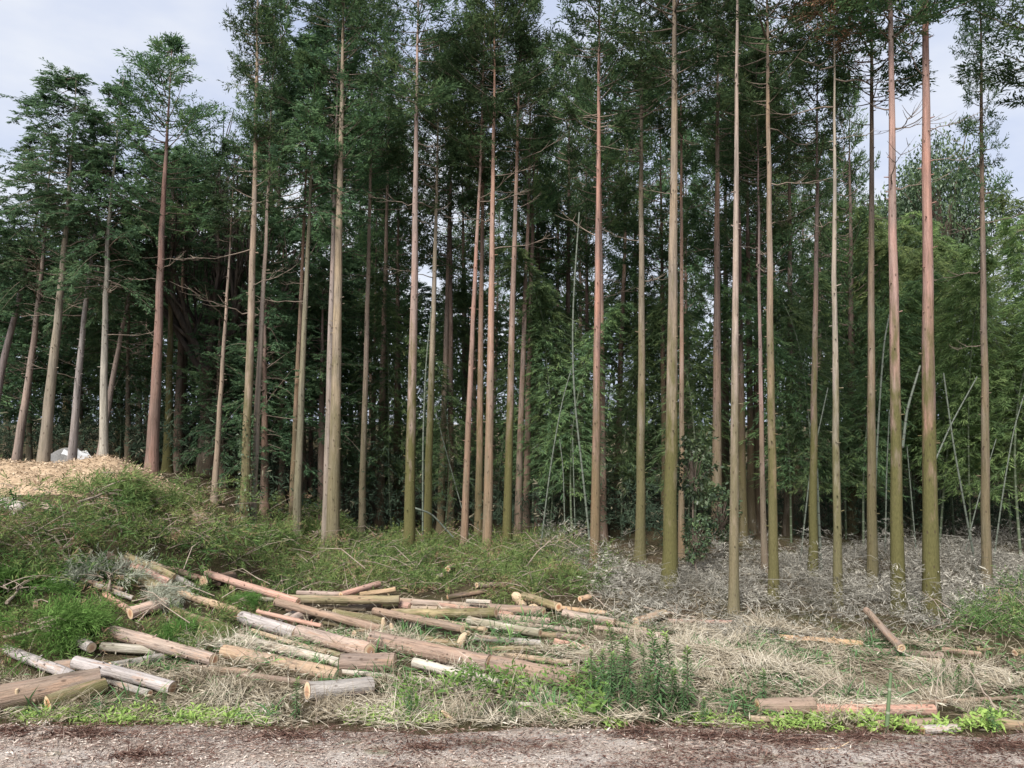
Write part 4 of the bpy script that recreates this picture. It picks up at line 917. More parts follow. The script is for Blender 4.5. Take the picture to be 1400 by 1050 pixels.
log('brown log with torn pale end farther right', (1288, 888), (1342, 895), 8, 'brown', .1)
log('olive log with a hollow pale cut at the right edge', (1388, 893), (1470, 886), 10, 'olive', .5)
log('olive pole along the right edge below the green slash', (1338, 889), (1440, 884), 5, 'olive', .4)
log('thick grey-brown log behind the crossed poles', (1036, 966), (1112, 964), 22, 'brown', .2)
log('long red-barked log behind the green bamboo stake', (1108, 970), (1277, 971), 15, 'red', 0)
log('thin brown log running to the right edge behind the red-barked one', (1256, 961), (1440, 951), 6, 'brown', .2)
log('brown log with orange cut at the foot of the bamboo stake', (1200, 991), (1274, 988), 13, 'brown', .2)
log('grey log lying before the track right of the bamboo stake', (1262, 998), (1310, 996), 12, 'grey', 0)
log('olive log with a notched orange end at the lower right', (1316, 984), (1460, 1000), 15, 'olive', .5)
log('brown log piece left of the crossed poles near the track', (1026, 982), (1084, 984), 9, 'tan', .2)
log('short log piece at the foot of the boulders', (58, 691), (74, 697), 10, 'pink', 0)
log('small upright cut piece far left in the green slash', (50, 832), (48, 822), 8, 'tan', 0)
log('small pale round lying in the middle slash', (612, 778), (620, 774), 8, 'tan', .1, .1, .1)
log('small cut branch piece left of the pale round', (594, 788), (606, 786), 6, 'pink', .1, .1, .1)
log('small pale-cut piece beneath the slash at middle', (484, 790), (482, 780), 6, 'tan', 0)
log('small orange-cut piece among the dry brush', (793, 819), (806, 816), 8, 'orange', 0, .1, .1)
log('thin brown pole under the olive-tan back-row log', (392, 834), (472, 846), 7, 'brown', .2)
log('mossy thin pole left of the pointed split piece', (442, 850), (512, 862), 7, 'olive', .8)
log('thin tan pole between the pinkish and the yellow-olive logs', (562, 831), (640, 834), 6, 'tan', .2, .05, .05)
log('slim tan log half hidden below the yellow-olive one', (588, 848), (664, 860), 8, 'tan', .3)
log('slim pink log right of the pale olive-grey one', (706, 853), (796, 864), 7, 'pink', .2)
log('thin tan pole between the long whitish log and the pinkish one', (344, 862), (446, 892), 6, 'tan', .1)
log('thin grey pole above the long whitish log at left', (226, 872), (306, 884), 7, 'grey', .2)
log('short mossy stub behind the pinkish log end', (484, 866), (520, 858), 9, 'olive', .9)
log('slim pole lying over the straw above the large brown log', (610, 893), (706, 897), 6, 'tan', .4)
log('slim pink log in the brush left of the olive-brown cut', (812, 858), (902, 868), 7, 'pink', .1)
log('half-buried brown pole right of the tall weeds', (950, 884), (1050, 894), 6, 'brown', .2)
log('thin red pole on the left slope above the split log', (236, 776), (300, 800), 6, 'red', 0, .1, .05)
log('weathered pole leaning under the lilac-grey log', (128, 925), (205, 948), 9, 'grey', .2)
log('thin brown pole in the slash left of the green-barked log', (110, 792), (168, 806), 6, 'brown', .1, .1, .1)
log('slim tan pole crossing under the long straight olive-tan log', (416, 828), (500, 833), 6, 'tan', .3, .03, .03)
log('pinkish pole lying just below the yellow-olive log', (548, 850), (640, 866), 7, 'pink', .1, .04, .04)
log('olive pole between the crossing pole and the large brown log', (540, 866), (630, 882), 8, 'olive', .6, .02, .02)
log('long slim reddish pole above the pale olive-grey log', (600, 826), (700, 840), 6, 'red', .1, .1, .1)
log('weathered grey log below the pale olive-grey one', (650, 872), (740, 880), 9, 'grey', .3)
log('tan log lying right of the mossy pole', (690, 896), (780, 906), 8, 'tan', .2)
log('slim pale pole before the thick cracked brown block', (440, 916), (540, 926), 7, 'pale', .1)
log('brown pole half sunk below the orange-brown log', (330, 922), (424, 934), 8, 'brown', .1)
log('slim red pole on top of the grey fibrous log', (352, 836), (440, 856), 6, 'red', 0, .2, .15)
log('olive pole above the long whitish-grey log', (420, 884), (480, 900), 7, 'olive', .6)
log('slim brown pole left of the short thick grey log', (250, 912), (340, 918), 8, 'brown', .2)
log('pale pole under the split grey log', (560, 926), (660, 946), 8, 'pale', .2)
log('slim pink pole right of the split grey log', (700, 918), (790, 914), 7, 'pink', .2)
log('orange pole at the right end of the back row', (752, 830), (830, 838), 7, 'orange', .2)
log('tan pole on the upper left slope beside the olive-grey log', (206, 770), (268, 790), 7, 'tan', .3, .1, .1)
log('grey pole among boughs above the short reddish log', (130, 800), (182, 818), 7, 'grey', .3, .1, .1)
# split pieces
def wedge(label, a, b_, d, name='split_wood', lift=0.0, col='pale'):
    P = on_ground(*b_, lift); Y = P[1]; Q = at_depth(*a, Y - .1); r = .5 * d * Y / FPX
    ax = Q - P; L = np.linalg.norm(ax); t = tag(ob(name, None, None, tuple(P)), label, 'wood piece', 'split wood pieces among the logs')
    s = np.linspace(0, 1, 6); rg = np.random.default_rng(int(a[0])); m_ = MB()
    m_.tube(ax * s[:, None], r * np.array([1, 1.05, 1, .95, .8, .45]), 7, .5, 0, .06, rg); ob('grain', m_.mesh('grain', M_split), t)
    c = MB(); c.tube(ax * s[:4, None] + np.array([0, r * .35, 0]), r * .92, 6, .5, 0, .05, rg); ob('bark', c.mesh('bark', M_barklog, True), t, color=(*LC[col], .1))
wedge('pale pointed split piece standing at the end of the brown pole', (524, 845), (525, 870), 9)
wedge('second paler split piece leaning right of the pointed one', (534, 853), (541, 870), 8)
wedge('grey split piece leaning below the crossing pole', (636, 866), (627, 886), 12)
wedge('broad pale split slab lying in the back row', (702, 812), (716, 826), 16)
wedge('orange split slab beside the torn log end', (741, 826), (724, 832), 9)
wedge('burnt pointed stake at the lower left before the big log', (23, 942), (24, 976), 8, 'stake', col='dark')
wedge('pale chip-like slab at the right before the olive log', (1342, 978), (1320, 986), 7)
wedge('broken pale slab in the weeds below the long split log', (604, 972), (622, 988), 7)
wedge('knobbly pale stub in the left slash', (125, 752), (118, 772), 6)

# ------------------------------------------------------------------ ground cover: slash, dry brush, straw, weeds (uncountable)
SL1 = [(-400, 738), (40, 736), (92, 716), (140, 702), (180, 716), (250, 738), (330, 748), (400, 700), (470, 695), (530, 740), (640, 745), (780, 750), (835, 800), (790, 826), (640, 822), (520, 816), (400, 818), (330, 806), (250, 790), (190, 830), (140, 868), (90, 915), (20, 915), (-400, 925)]
SL2 = [(1262, 842), (1330, 828), (1420, 820), (1900, 820), (1900, 885), (1300, 888)]
SL3 = [(230, 800), (300, 795), (380, 812), (380, 850), (320, 860), (250, 850)]
SL4 = [(60, 880), (140, 850), (260, 850), (300, 900), (180, 905)]
GRY = [(720, 712), (830, 768), (900, 790), (990, 772), (1080, 758), (1400, 735), (1900, 735), (1900, 835), (1400, 835), (1280, 862), (1200, 880), (1040, 882), (900, 870), (830, 850), (800, 800), (740, 765)]
STR = [(-400, 930), (100, 930), (200, 905), (270, 895), (330, 862), (420, 838), (560, 838), (760, 842), (860, 850), (1050, 862), (1200, 875), (1400, 885), (1900, 885), (1900, 1008), (900, 998), (560, 998), (-400, 992)]
def slash(seed, n, polys, name, label, hmax, mat, size=.2, tmean=.45):
    rg, X, Y = scatter(n, -26, 26, 10.2, 25.5, seed)
    px, py = project(X, Y, G(X, Y)); k = np.zeros(n, bool)
    for pl in polys: k |= inpoly(px, py, pl)
    k &= rg.uniform(0, 1, n) < .25 + .8 * vnoise(X, Y, 1.1, seed) + .55 * (px < 300)
    nl = near_log(X, Y, .8, .3); k &= ~(near_log(X, Y, .22, .05) | (nl & (rg.uniform(0, 1, n) < .3)))
    X, Y, nl = X[k], Y[k], nl[k]; n = len(X)
    hh = np.where(nl, .0, 1.0) * hmax * (.1 + vnoise(X, Y, .8, seed + 1) ** 2 * 2.4) * rg.uniform(0, 1, n) ** .7 * (.42 + 1.15 * sm((-5.5 - X) / 3))
    st = np.stack([X, Y, G(X, Y) + np.where(nl, .0, .05) + hh], -1); az = rg.uniform(0, TAU, n); L = rg.uniform(.45, 1.1, n) * np.where(nl, .35, 1.0)
    tin = np.clip(tmean + .5 * (vnoise(X, Y, .9, seed + 2) - .5) + rg.normal(0, .13, n), 0, .8); tin = np.where(rg.uniform(0, 1, n) < .07, .97, tin)
    mb = MB(); limbs_mesh(mb, rg, st, az, L, rg.uniform(-.05, .75, n), -rg.uniform(.1, .7, n), tin, 5, 3, 9, size * 1.7, .12, False, .15, .012, .9, lf=.36, spread=.65)
    for i in rg.integers(0, n, n // 8):            # bare twigs showing on top
        a = rg.uniform(0, TAU); l = rg.uniform(.4, 1.3); z = hmax * rg.uniform(.2, .9)
        q = st[i] * np.array([1, 1, 0]) + np.array([0, 0, float(G(X[i], Y[i])) + z])
        e = np.array([math.cos(a) * l, math.sin(a) * l * .5, rg.uniform(-.1, .5) * l]); c = np.array([0, 0, rg.uniform(.0, .25) * l])
        mb.tube(np.stack([q, q + e * .5 + c, q + e]), [.013, .010, .005], 3, .5, 1, cap=False)
    o = ob(name, mb.mesh(name, [mat, M_stick])); o['kind'] = 'stuff'; o['label'] = label
slash(41, 18500, [SL1, SL3, SL4], 'felled_boughs', 'green felled cedar boughs heaped over the left and middle', .62, M_slash)
slash(45, 5200, [[(-400, 760), (60, 742), (110, 722), (150, 712), (215, 735), (330, 768), (240, 786), (150, 830), (110, 850), (-400, 880)]], 'heaped_boughs', 'big dark green fronds heaped on the left bank', .8, M_slash, .30, .30)
slash(43, 9000, [SL2], 'cut_greenery', 'green cut boughs at the right edge', .35, M_slash, tmean=.35)
def blades(mb, rg, P, D, L, w, tint, sag):
    """thin bent blades: quad + triangle"""
    D = unit(D); W = unit(np.cross(D, rg.standard_normal(P.shape) * .6 + np.array([0, -1.0, .3])))
    M = P + D * L[:, None] * .55; T = M + unit(D + np.array([0, 0, -1.0]) * sag[:, None]) * (L * .5)[:, None]
    hw = (w * .5)[:, None]; n = len(P)
    V = np.stack([P - W * hw * .7, P + W * hw * .7, M + W * hw, M - W * hw, T], 1).reshape(-1, 3); i = np.arange(n)[:, None] * 5
    F = np.concatenate([i + np.array([[0, 1, 2, 3]]), i + np.array([[3, 2, 4, 4]])]); mb.add(V, F, np.repeat(tint, 5))
def straw():
    rg, X, Y = scatter(330000, -18, 19, 10.0, 17.5, 51)
    px, py = project(X, Y, G(X, Y)); k = inpoly(px, py, STR)
    d = np.clip(.15 + 1.35 * vnoise(X, Y, .8, 52) * (.5 + vnoise(X, Y, 2.6, 53)), 0, 1)
    d *= np.where((py < 890) & (px < 900), .5, 1) * np.where((px < 260) & (py < 960), .6, 1)
    k &= rg.uniform(0, 1, len(X)) < d
    k &= ~(near_log(X, Y, .36, .06) & (rg.uniform(0, 1, len(X)) < .88))
    X, Y = X[k], Y[k]; n = len(X)
    az = TAU * 1.5 * vnoise(X, Y, 1.3, 57) + rg.normal(0, 1.4, n); el = rg.normal(.10, .22, n) + .5 * (vnoise(X, Y, 2.2, 58) > .62) * rg.uniform(0, 2, n)
    lump = .22 * vnoise(X, Y, 1.7, 59) ** 2
    P = np.stack([X, Y, G(X, Y) + lump + rg.uniform(0, .07, n)], -1); D = np.stack([np.cos(az) * np.cos(el), np.sin(az) * np.cos(el), np.sin(el)], -1)
    mb = MB(); t = np.clip(.48 + .7 * (vnoise(X, Y, 1.2, 55) - .5) + .3 * (vnoise(X, Y, 6, 56) - .5) + rg.normal(0, .2, n), 0, 1)
    broad = rg.uniform(0, 1, n) < .35
    q = ~broad; blades(mb, rg, P[q], D[q], rg.uniform(.10, .45, q.sum()), rg.uniform(.003, .009, q.sum()), t[q], rg.uniform(0, .35, q.sum()))
    W = unit(np.cross(D, rg.standard_normal((n, 3)) * .5 + np.array([0, -.3, 1]))); L = rg.uniform(.05, .16, n)
    mb.leaves(P[broad], D[broad], W[broad], L[broad], L[broad] * rg.uniform(.1, .22, broad.sum()), t[broad], 0, .1)
    o = ob('dry_straw', mb.mesh('dry_straw', M_straw)); o['kind'] = 'stuff'; o['label'] = 'dry straw and bamboo leaf litter in the foreground'
straw()
def drybrush():
    rg, X, Y = scatter(24000, -12, 24, 13.5, 27, 61)
    px, py = project(X, Y, G(X, Y)); k = inpoly(px, py, GRY) & (rg.uniform(0, 1, len(X)) < .15 + 1.3 * vnoise(X, Y, 1.0, 62))
    X, Y = X[k], Y[k]; n = len(X); h = (.06 + 1.45 * vnoise(X, Y, .95, 63) ** 2) * rg.uniform(.03, 1, n); m = 3
    P = (np.stack([X, Y, G(X, Y) + h], -1)[:, None, :] + rg.standard_normal((n, m, 3)) * np.array([.1, .1, .04])).reshape(-1, 3); N_ = n * m
    D = rg.standard_normal((N_, 3)) * np.array([1, 1, .45]) + np.array([0, 0, .05]); mb = MB()
    t = np.clip(np.repeat(.46 + .9 * (vnoise(X, Y, 1.1, 64) - .5) + .4 * (vnoise(X, Y, 4, 65) - .5), m) + rg.normal(0, .16, N_), 0, 1)
    spray_leaves(mb, rg, P, D, rg.uniform(.09, .25, N_), 6, .15, 0, t, .7, tvar=.13)
    ii = rg.integers(0, n, 26000); Pb = np.stack([X[ii], Y[ii], G(X[ii], Y[ii]) + h[ii] * rg.uniform(0, 1, 26000)], -1) + rg.normal(0, .12, (26000, 3)) * np.array([1, 1, .2])
    blades(mb, rg, Pb, rg.standard_normal((26000, 3)) * np.array([1, 1, .6]) + np.array([0, 0, .3]), rg.uniform(.15, .5, 26000), rg.uniform(.004, .009, 26000), np.clip(rg.normal(.5, .22, 26000), 0, 1), rg.uniform(0, .8, 26000))
    for i in rg.integers(0, n, 900):
        a = rg.uniform(0, TAU); l = rg.uniform(.3, 1.2); q = np.array([X[i], Y[i], float(G(X[i], Y[i])) + h[i]])
        mb.tube(np.stack([q, q + np.array([math.cos(a) * l, math.sin(a) * l, rg.uniform(-.05, .3) * l])]), [.008, .004], 3, rg.uniform(.1, .7), 0, cap=False)
    o = ob('dry_brush', mb.mesh('dry_brush', M_grey)); o['kind'] = 'stuff'; o['label'] = 'bleached dry bamboo brush round the right-hand tree feet'
drybrush()
def litter():
    rg, X, Y = scatter(60000, -24, 24, 10.3, 25, 66)
    px, py = project(X, Y, G(X, Y)); k = (rg.uniform(0, 1, len(X)) < .2 + .6 * vnoise(X, Y, .7, 67)) & ~near_log(X, Y, .1, .0) & (Y > edge(X) + .1); X, Y = X[k], Y[k]; n = len(X)
    P = np.stack([X, Y, G(X, Y) + rg.uniform(.0, .06, n)], -1); D = unit(rg.standard_normal((n, 3)) * np.array([1, 1, .3]) + np.array([0, 0, .1])); W = unit(np.cross(D, rg.standard_normal((n, 3)) * .4 + np.array([0, 0, 1])))
    L = rg.uniform(.06, .3, n); mb = MB(); mb.leaves(P, D, W, L, np.minimum(L * .2, .022), np.clip(rg.normal(.3, .22, n), 0, 1)); o = ob('twig_litter', mb.mesh('twig_litter', M_straw)); o['kind'] = 'stuff'; o['label'] = 'brown twig and leaf litter over the clearing floor'
litter()
def greens(seed, n, box, poly, name, label, mat, lmin, lmax, wr, hmax, thr=.45, tm=.5):
    rg, X, Y = scatter(n, *box, seed)
    px, py = project(X, Y, G(X, Y)); k = inpoly(px, py, poly) & (vnoise(X, Y, 1.5, seed) * .7 + vnoise(X, Y, 5, seed + 1) * .3 > thr)
    X, Y = X[k], Y[k]; n = len(X)
    P = np.stack([X, Y, G(X, Y) + rg.uniform(0, hmax, n)], -1); D = unit(rg.standard_normal((n, 3)) * np.array([1, 1, .5]) + np.array([0, 0, .45])); W = unit(np.cross(D, rg.standard_normal((n, 3)) * .5 + np.array([0, 0, 1])))
    L = rg.uniform(lmin, lmax, n) * (.45 + 1.1 * vnoise(X, Y, 2.5, seed + 5)); P[:, 2] += hmax * vnoise(X, Y, 3, seed + 6) ** 3; mb = MB(); mb.leaves(P, D, W, L, L * wr * rg.uniform(.5, 1.3, n), np.clip(tm + .4 * (vnoise(X, Y, 2, seed + 2) - .5) + rg.normal(0, .15, n), 0, 1), 0, .15)
    o = ob(name, mb.mesh(name, mat)); o['kind'] = 'stuff'; o['label'] = label
EDG = [(-400, 972), (700, 976), (1000, 984), (1900, 986), (1900, 1014), (1000, 1000), (700, 996), (-400, 992)]
greens(71, 52000, (-14, 15, 9.9, 10.9), EDG, 'roadside_weeds', 'low bright green weeds along the track edge', M_weed, .035, .11, .30, .09, .49, .9)
MID = [(540, 955), (640, 930), (760, 925), (830, 940), (830, 995), (540, 990)]
greens(74, 9000, (-4, 4, 9.9, 12.2), MID, 'leafy_weeds', 'green leafy weeds below the large brown log', M_weed, .06, .16, .28, .28, .38, .35)
greens(77, 42000, (-10, 16, 10.4, 15.5), STR, 'field_grass', 'scattered green grass in the straw', M_gold, .12, .34, .055, .08, .52, .45)
greens(79, 5000, (8, 20, 10.4, 13), [(1220, 900), (1900, 895), (1900, 990), (1300, 985)], 'mixed_weeds', 'green undergrowth by the lower right logs', M_gold, .08, .22, .22, .25, .45, .35)

# single boughs
BOUGH = []
for i in range(3):
    rg = np.random.default_rng(600 + i); mb = MB(); n = 16
    az = rg.normal(0, .9, n); L = rg.uniform(.45, .95, n)
    limbs_mesh(mb, rg, np.stack([rg.uniform(0, .35, n), rg.normal(0, .1, n), rg.uniform(.05, .2, n)], -1), az, L, rg.uniform(.1, .7, n), -rg.uniform(.2, .8, n), np.clip(rg.normal(.55, .1, n), 0, .8), 10, 4, 10, .34, .1, False, .12, .014, lf=.4, spread=.5)
    BOUGH.append(mb)
def bough(label, px, py, s, rz, v, mat, lift=.1, group='cut cedar boughs lying in the clearing'):
    p = on_ground(px, py); t = thing('cedar_bough', label, 'bough', (p[0], p[1], float(G(p[0], p[1])) + lift), (0, 0, rz), group); t.scale = (s, s, s)
    ob('leaves', BOUGH[v].mesh('leaves', [mat, M_stick]), t)
    mb = MB(); mb.tube([[-.35, 0, .02], [0, 0, .08], [.3, .03, .16]], [.03, .024, .014], 6); ob('stem', mb.mesh('stem', M_stick), t)
M_bgreen = foliage('fresh_bough', [(0, (.05, .10, .03)), (.5, (.10, .19, .045)), (1, (.17, .27, .08))], .3, 0)
M_gbough = foliage('grey_bough', [(0, (.20, .21, .16)), (.5, (.34, .36, .28)), (1, (.48, .49, .40))], .2, 0)
bough('bright green feathery bough at the far left', 38, 892, 1.05, .3, 0, M_bgreen, .25)
bough('bright green bough on the left above the olive log', 20, 838, 1.1, 1.8, 1, M_bgreen, .25)
bough('fresh green bough leaning on the feathery one at far left', 72, 878, .8, -.4, 2, M_bgreen, .15)
bough('pale grey-green lichened bough on the left slope', 150, 812, 1.0, 2.0, 1, M_gbough, .15)
bough('small grey-green bough above the short reddish log', 196, 832, .6, .2, 2, M_gbough, .12)
bough('green bough on top of the left slash heap', 128, 708, 1.25, 1.2, 0, M_slash, .35)
bough('green bough upright at the right end of the left slash heap', 212, 715, .9, 1.5, 1, M_slash, .35)
bough('yellow-green bough standing against the fused twin trunks', 432, 760, 1.0, 1.4, 2, M_slash, .5)
bough('green bough standing left of the fused twin trunks', 368, 764, 1.0, 1.7, 0, M_slash, .4)
bough('small green tuft lying on the grey fibrous log', 326, 846, .38, .6, 0, M_bgreen, .3)
bough('green tuft in the straw left of the long whitish log', 258, 882, .6, 2.2, 2, M_bgreen, .05)
bough('low green tuft beside the pink-brown tapering log', 275, 880, .5, -.5, 1, M_slash, .05)

# bare sticks and branches
def stick(label, pts, wpx, col=M_stick, name='bare_branch', lift=.05, group='bare cut branches'):
    P0 = on_ground(*pts[0], lift); P1 = on_ground(*pts[-1], lift); n = len(pts)
    Ys = np.linspace(P0[1], P0[1] + np.clip(P1[1] - P0[1], -1.0, 1.0), n)
    P = np.array([at_depth(a, b_, y) for (a, b_), y in zip(pts, Ys)])
    g = G(P[:, 0], P[:, 1]); P[:, 2] = np.maximum(P[:, 2], g + .02)
    k = np.linspace(0, n - 1, 9); Q = np.stack([np.interp(k, np.arange(n), P[:, i]) for i in range(3)], -1)
    Q[1:-1] = (Q[:-2] + 2 * Q[1:-1] + Q[2:]) / 4
    rg = np.random.default_rng(int(pts[0][0] * 7 + pts[0][1])); Q[1:-1] += rg.normal(0, .012, (7, 3)); r = .5 * wpx * P0[1] / FPX
    mb = MB(); mb.tube(Q - P[0], r * np.linspace(1, .6, 9), 6, .5)
    for _ in range(2):
        i = rg.integers(3, 8); mb.tube(np.stack([Q[i] - P[0], Q[i] - P[0] + rg.normal(0, .13, 3) + np.array([0, 0, .08])]), [r * .5, r * .25], 4)
    tag(ob(name, mb.mesh(name, col, True), None, tuple(P[0])), label, 'branch', group)
stick('long pale branch curving across the far left slash', [(65, 770), (45, 758), (22, 735), (-5, 715)], 4)
stick('bent pale branch in the left slash heap', [(90, 767), (78, 738), (68, 730), (53, 729)], 4)
stick('curved branch hanging on the dark side of the left heap', [(166, 730), (160, 700), (147, 680)], 3)
stick('forked branch right of the left heap crown', [(195, 740), (205, 715), (208, 690)], 2.6)
stick('curved branch low on the right of the left heap', [(188, 728), (184, 705), (176, 690)], 2.4)
stick('thin branch crossing the weeds below the left heap', [(155, 840), (138, 822), (130, 806)], 2)
stick('thin pale branch rising right of the mossy fallen boughs', [(498, 770), (508, 752), (519, 742)], 2.6)
stick('forked pale branch left of the fused trunks, standing in slash', [(388, 758), (372, 738), (371, 715)], 2.4)
stick('leaning pale branch right of the forked one', [(389, 760), (398, 752), (408, 742)], 2.2)
stick('thin upright dead branch before the close pair', [(400, 740), (401, 718), (408, 700)], 2)
stick('thin upright stem before the fused trunks', [(444, 760), (445, 735), (444, 715)], 2)
stick('arched twig right of the olive cedar foot', [(697, 772), (688, 752), (675, 733)], 2.2)
stick('pale arched twig in the slash at the centre', [(668, 768), (660, 755), (661, 742)], 1.8)
stick('long thin pale branch lying in slash left of the tan cedar', [(714, 782), (735, 755), (760, 732)], 2)
stick('thin pale stick over the dry brush left of centre right', [(838, 836), (815, 818), (803, 808)], 1.8)
stick('grey stick lying below the slender pale cedar', [(928, 850), (944, 856), (956, 860)], 4)
stick('greyish pole lying across the brush above the olive-brown log', [(880, 830), (915, 838), (952, 844)], 3)
stick('pale stick rising left from the straw right of centre', [(1020, 862), (1038, 855), (1050, 850)], 4)
stick('white curved stick at the track edge below the weeds', [(762, 971), (785, 978), (822, 986)], 3.5, M_split)
stick('grey pole crossing in front of the grey-brown log, rising right', [(1062, 980), (1100, 955), (1143, 926)], 3.6)
stick('brown pole slanting down right onto the crossed one', [(1106, 948), (1080, 935), (1050, 924)], 4)
stick('dark crooked stick leaning by the bamboo stake foot', [(1242, 992), (1255, 978), (1268, 966)], 3)
stick('arched tan vine over the lower right logs', [(1281, 975), (1281, 925), (1292, 910), (1318, 903)], 1.8)
stick('dark leaning branch at the lower right', [(1370, 980), (1345, 945), (1325, 915)], 3)
stick('thin dark upright stem in front of the tall weeds', [(790, 938), (791, 905), (792, 895)], 2.4)
stick('long fine branch across the tall weeds', [(890, 978), (855, 950), (805, 915)], 2.4)
stick('fine arching stem in front of the large brown log', [(684, 955), (690, 925), (715, 885)], 2.2)
stick('curved pale stick under the split grey log', [(652, 945), (640, 928), (625, 929)], 2.6)
stick('dark twig upright in the straw at left', [(258, 852), (254, 840), (252, 832)], 2.2, M_limb)
stick('short dark stake in the straw near the track at left', [(312, 985), (308, 972), (305, 960)], 3, M_limb)
stick('thin pale post by the thick grey foreground log', [(433, 986), (432, 965), (431, 948)], 3.4)
stick('long flat plank-like strip lying on the track at the right', [(1330, 1022), (1380, 1019), (1440, 1020)], 3.5)
stick('pale stripped branch lying on the track right of centre', [(1105, 1025), (1145, 1024), (1190, 1027)], 3.5, M_split)
for i, (px, py, dx, dy) in enumerate([(300, 760, 30, -8), (345, 775, -26, -16), (480, 765, -26, -12), (530, 780, 24, -10), (735, 800, 26, -14), (35, 800, 28, -6), (90, 810, 20, 14), (180, 790, -20, -16), (270, 745, 22, 10), (1160, 870, 34, -10), (1100, 890, -36, -8), (960, 905, 36, 6), (1300, 865, 30, -14), (1375, 860, -24, -16), (640, 780, 24, 6), (200, 925, 36, -22)]):
    stick(['pale twig lying in the slash before the thin pale pole', 'twig lying left of the ivy-footed cedar\'s foot', 'grey twig lying below the fused trunks', 'twig in the green slash left of the olive-footed cedar', 'twig over the dark mossy log', 'twig in the slash at the far left', 'twig above the fresh green bough', 'twig beside the red peeled log', 'twig lying below the end of the chip mound', 'twig lying in straw left of the angled branch', 'long twig lying in straw behind the crossed poles', 'twig in the straw right of the tall weeds', 'twig in the right-hand slash below the thickest cedar', 'twig in the slash near the right edge', 'twig right of the small pale round', 'pale twig on the straw right of the mossy olive log'][i],
          [(px, py), (px + dx * .5, py + dy * .5 - 2), (px + dx, py + dy)], 2.0)

# bamboo stake and pole
culm('upright green bamboo stake by the track at right', [(1212, 1003), (1215, 960), (1218, 920)], 8, None, M_culmg, 'bamboo_stake', None, .3)
culm('pale green bamboo pole leaning behind the stake', [(1193, 967), (1222, 956), (1256, 942)], 6, 11.1, M_culmg, 'bamboo_pole', None, .35, False)

# tall weeds (each plant a thing)
def tall_weed_mesh(seed, H=1.0, n=150):
    rg = np.random.default_rng(seed); u = np.linspace(.08, 1, n); az = np.arange(n) * 2.4 + rg.normal(0, .3, n)
    P = np.stack([.04 * u ** 2 + 0 * u, 0 * u, H * u], -1); el = .1 + .9 * u ** 2.5
    D = np.stack([np.cos(az) * np.cos(el), np.sin(az) * np.cos(el), np.sin(el) * .9 - .1], -1); W = unit(np.cross(D, np.array([0, 0, 1.0]) + rg.normal(0, .2, (n, 3))))
    L = (.16 - .05 * u) * rg.uniform(.7, 1.2, n); mb = MB(); mb.leaves(P, D, W, L, L * .22, np.clip(.25 + .75 * np.clip((u - .75) * 4, 0, 1) * .9 + rg.normal(0, .1, n), 0, 1), 0, .25)
    s = MB(); s.tube([[0, 0, -.03], [.01, 0, H * .5], [.04, 0, H]], [.008, .006, .004], 5); return mb.mesh('leaves', M_gold), s.mesh('stem', M_limb)
TW = [tall_weed_mesh(700 + i) for i in range(4)]
tw = [(905, 985, 1.17), (925, 982, 1.12), (940, 986, .95), (898, 978, .9), (880, 975, .85), (865, 970, .8), (850, 965, .95), (835, 962, .75), (846, 950, 1.0), (820, 955, .72), (810, 948, .62), (870, 985, .6), (915, 990, .7), (935, 992, .55), (855, 985, .55), (893, 992, .6),
      (1042, 975, .58), (1362, 1003, .42), (740, 985, .4), (700, 990, .38), (660, 988, .42), (960, 995, .4), (830, 985, .5), (885, 960, .75), (1290, 950, .5), (1310, 962, .55), (1330, 955, .5), (405, 985, .55), (225, 985, .42), (560, 985, .45)]
nm = ['tallest narrow-leaved green weed with a bright tip', 'second tall weed at the right of the clump', 'weed at the right rim of the tall clump', 'bright-tipped weed left of the tallest', 'weed in the middle of the tall clump', 'dark weed left of the clump middle', 'weed at the left of the tall clump, before the log end', 'weed left of it near the dark stem', 'highest weed of the left half of the clump', 'broad weed at the left rim of the clump', 'short weed beside the dark upright stem', 'short weed at the clump foot, middle', 'short weed at the clump foot under the tallest', 'small weed at the clump foot, right rim', 'small weed at the clump foot, left', 'small weed before the bright-tipped one',
      'lone bright-tipped weed left of the crossed poles', 'broad light green weed at the lower right corner', 'small weed at the track edge below the pale cut log', 'small weed at the track edge left of the white stick', 'weed at the track edge by the broken slab', 'small weed right of the tall clump foot', 'weed between the white stick and the clump', 'dim weed behind the bright-tipped one', 'dark weed behind the red-barked log end', 'dark weed under the arched vine', 'dark weed right of the arched vine', 'leafy weed left of the thick grey foreground log', 'small weed right of the mossy olive log at the track', 'weed in the straw right of the thick grey log']
for i, ((px, py, s), lb) in enumerate(zip(tw, nm)):
    p = on_ground(px, py); t = thing('tall_weed', lb, 'plant', (p[0], p[1], float(G(p[0], p[1]))), (r2.normal(0, .08), r2.normal(0, .08), r2.uniform(0, TAU)), 'narrow-leaved green weeds'); w = s * r2.uniform(.95, 1.25); t.scale = (w, w, s)
    l, st = TW[i % 4]; ob('leaves', l, t); ob('stem', st, t)

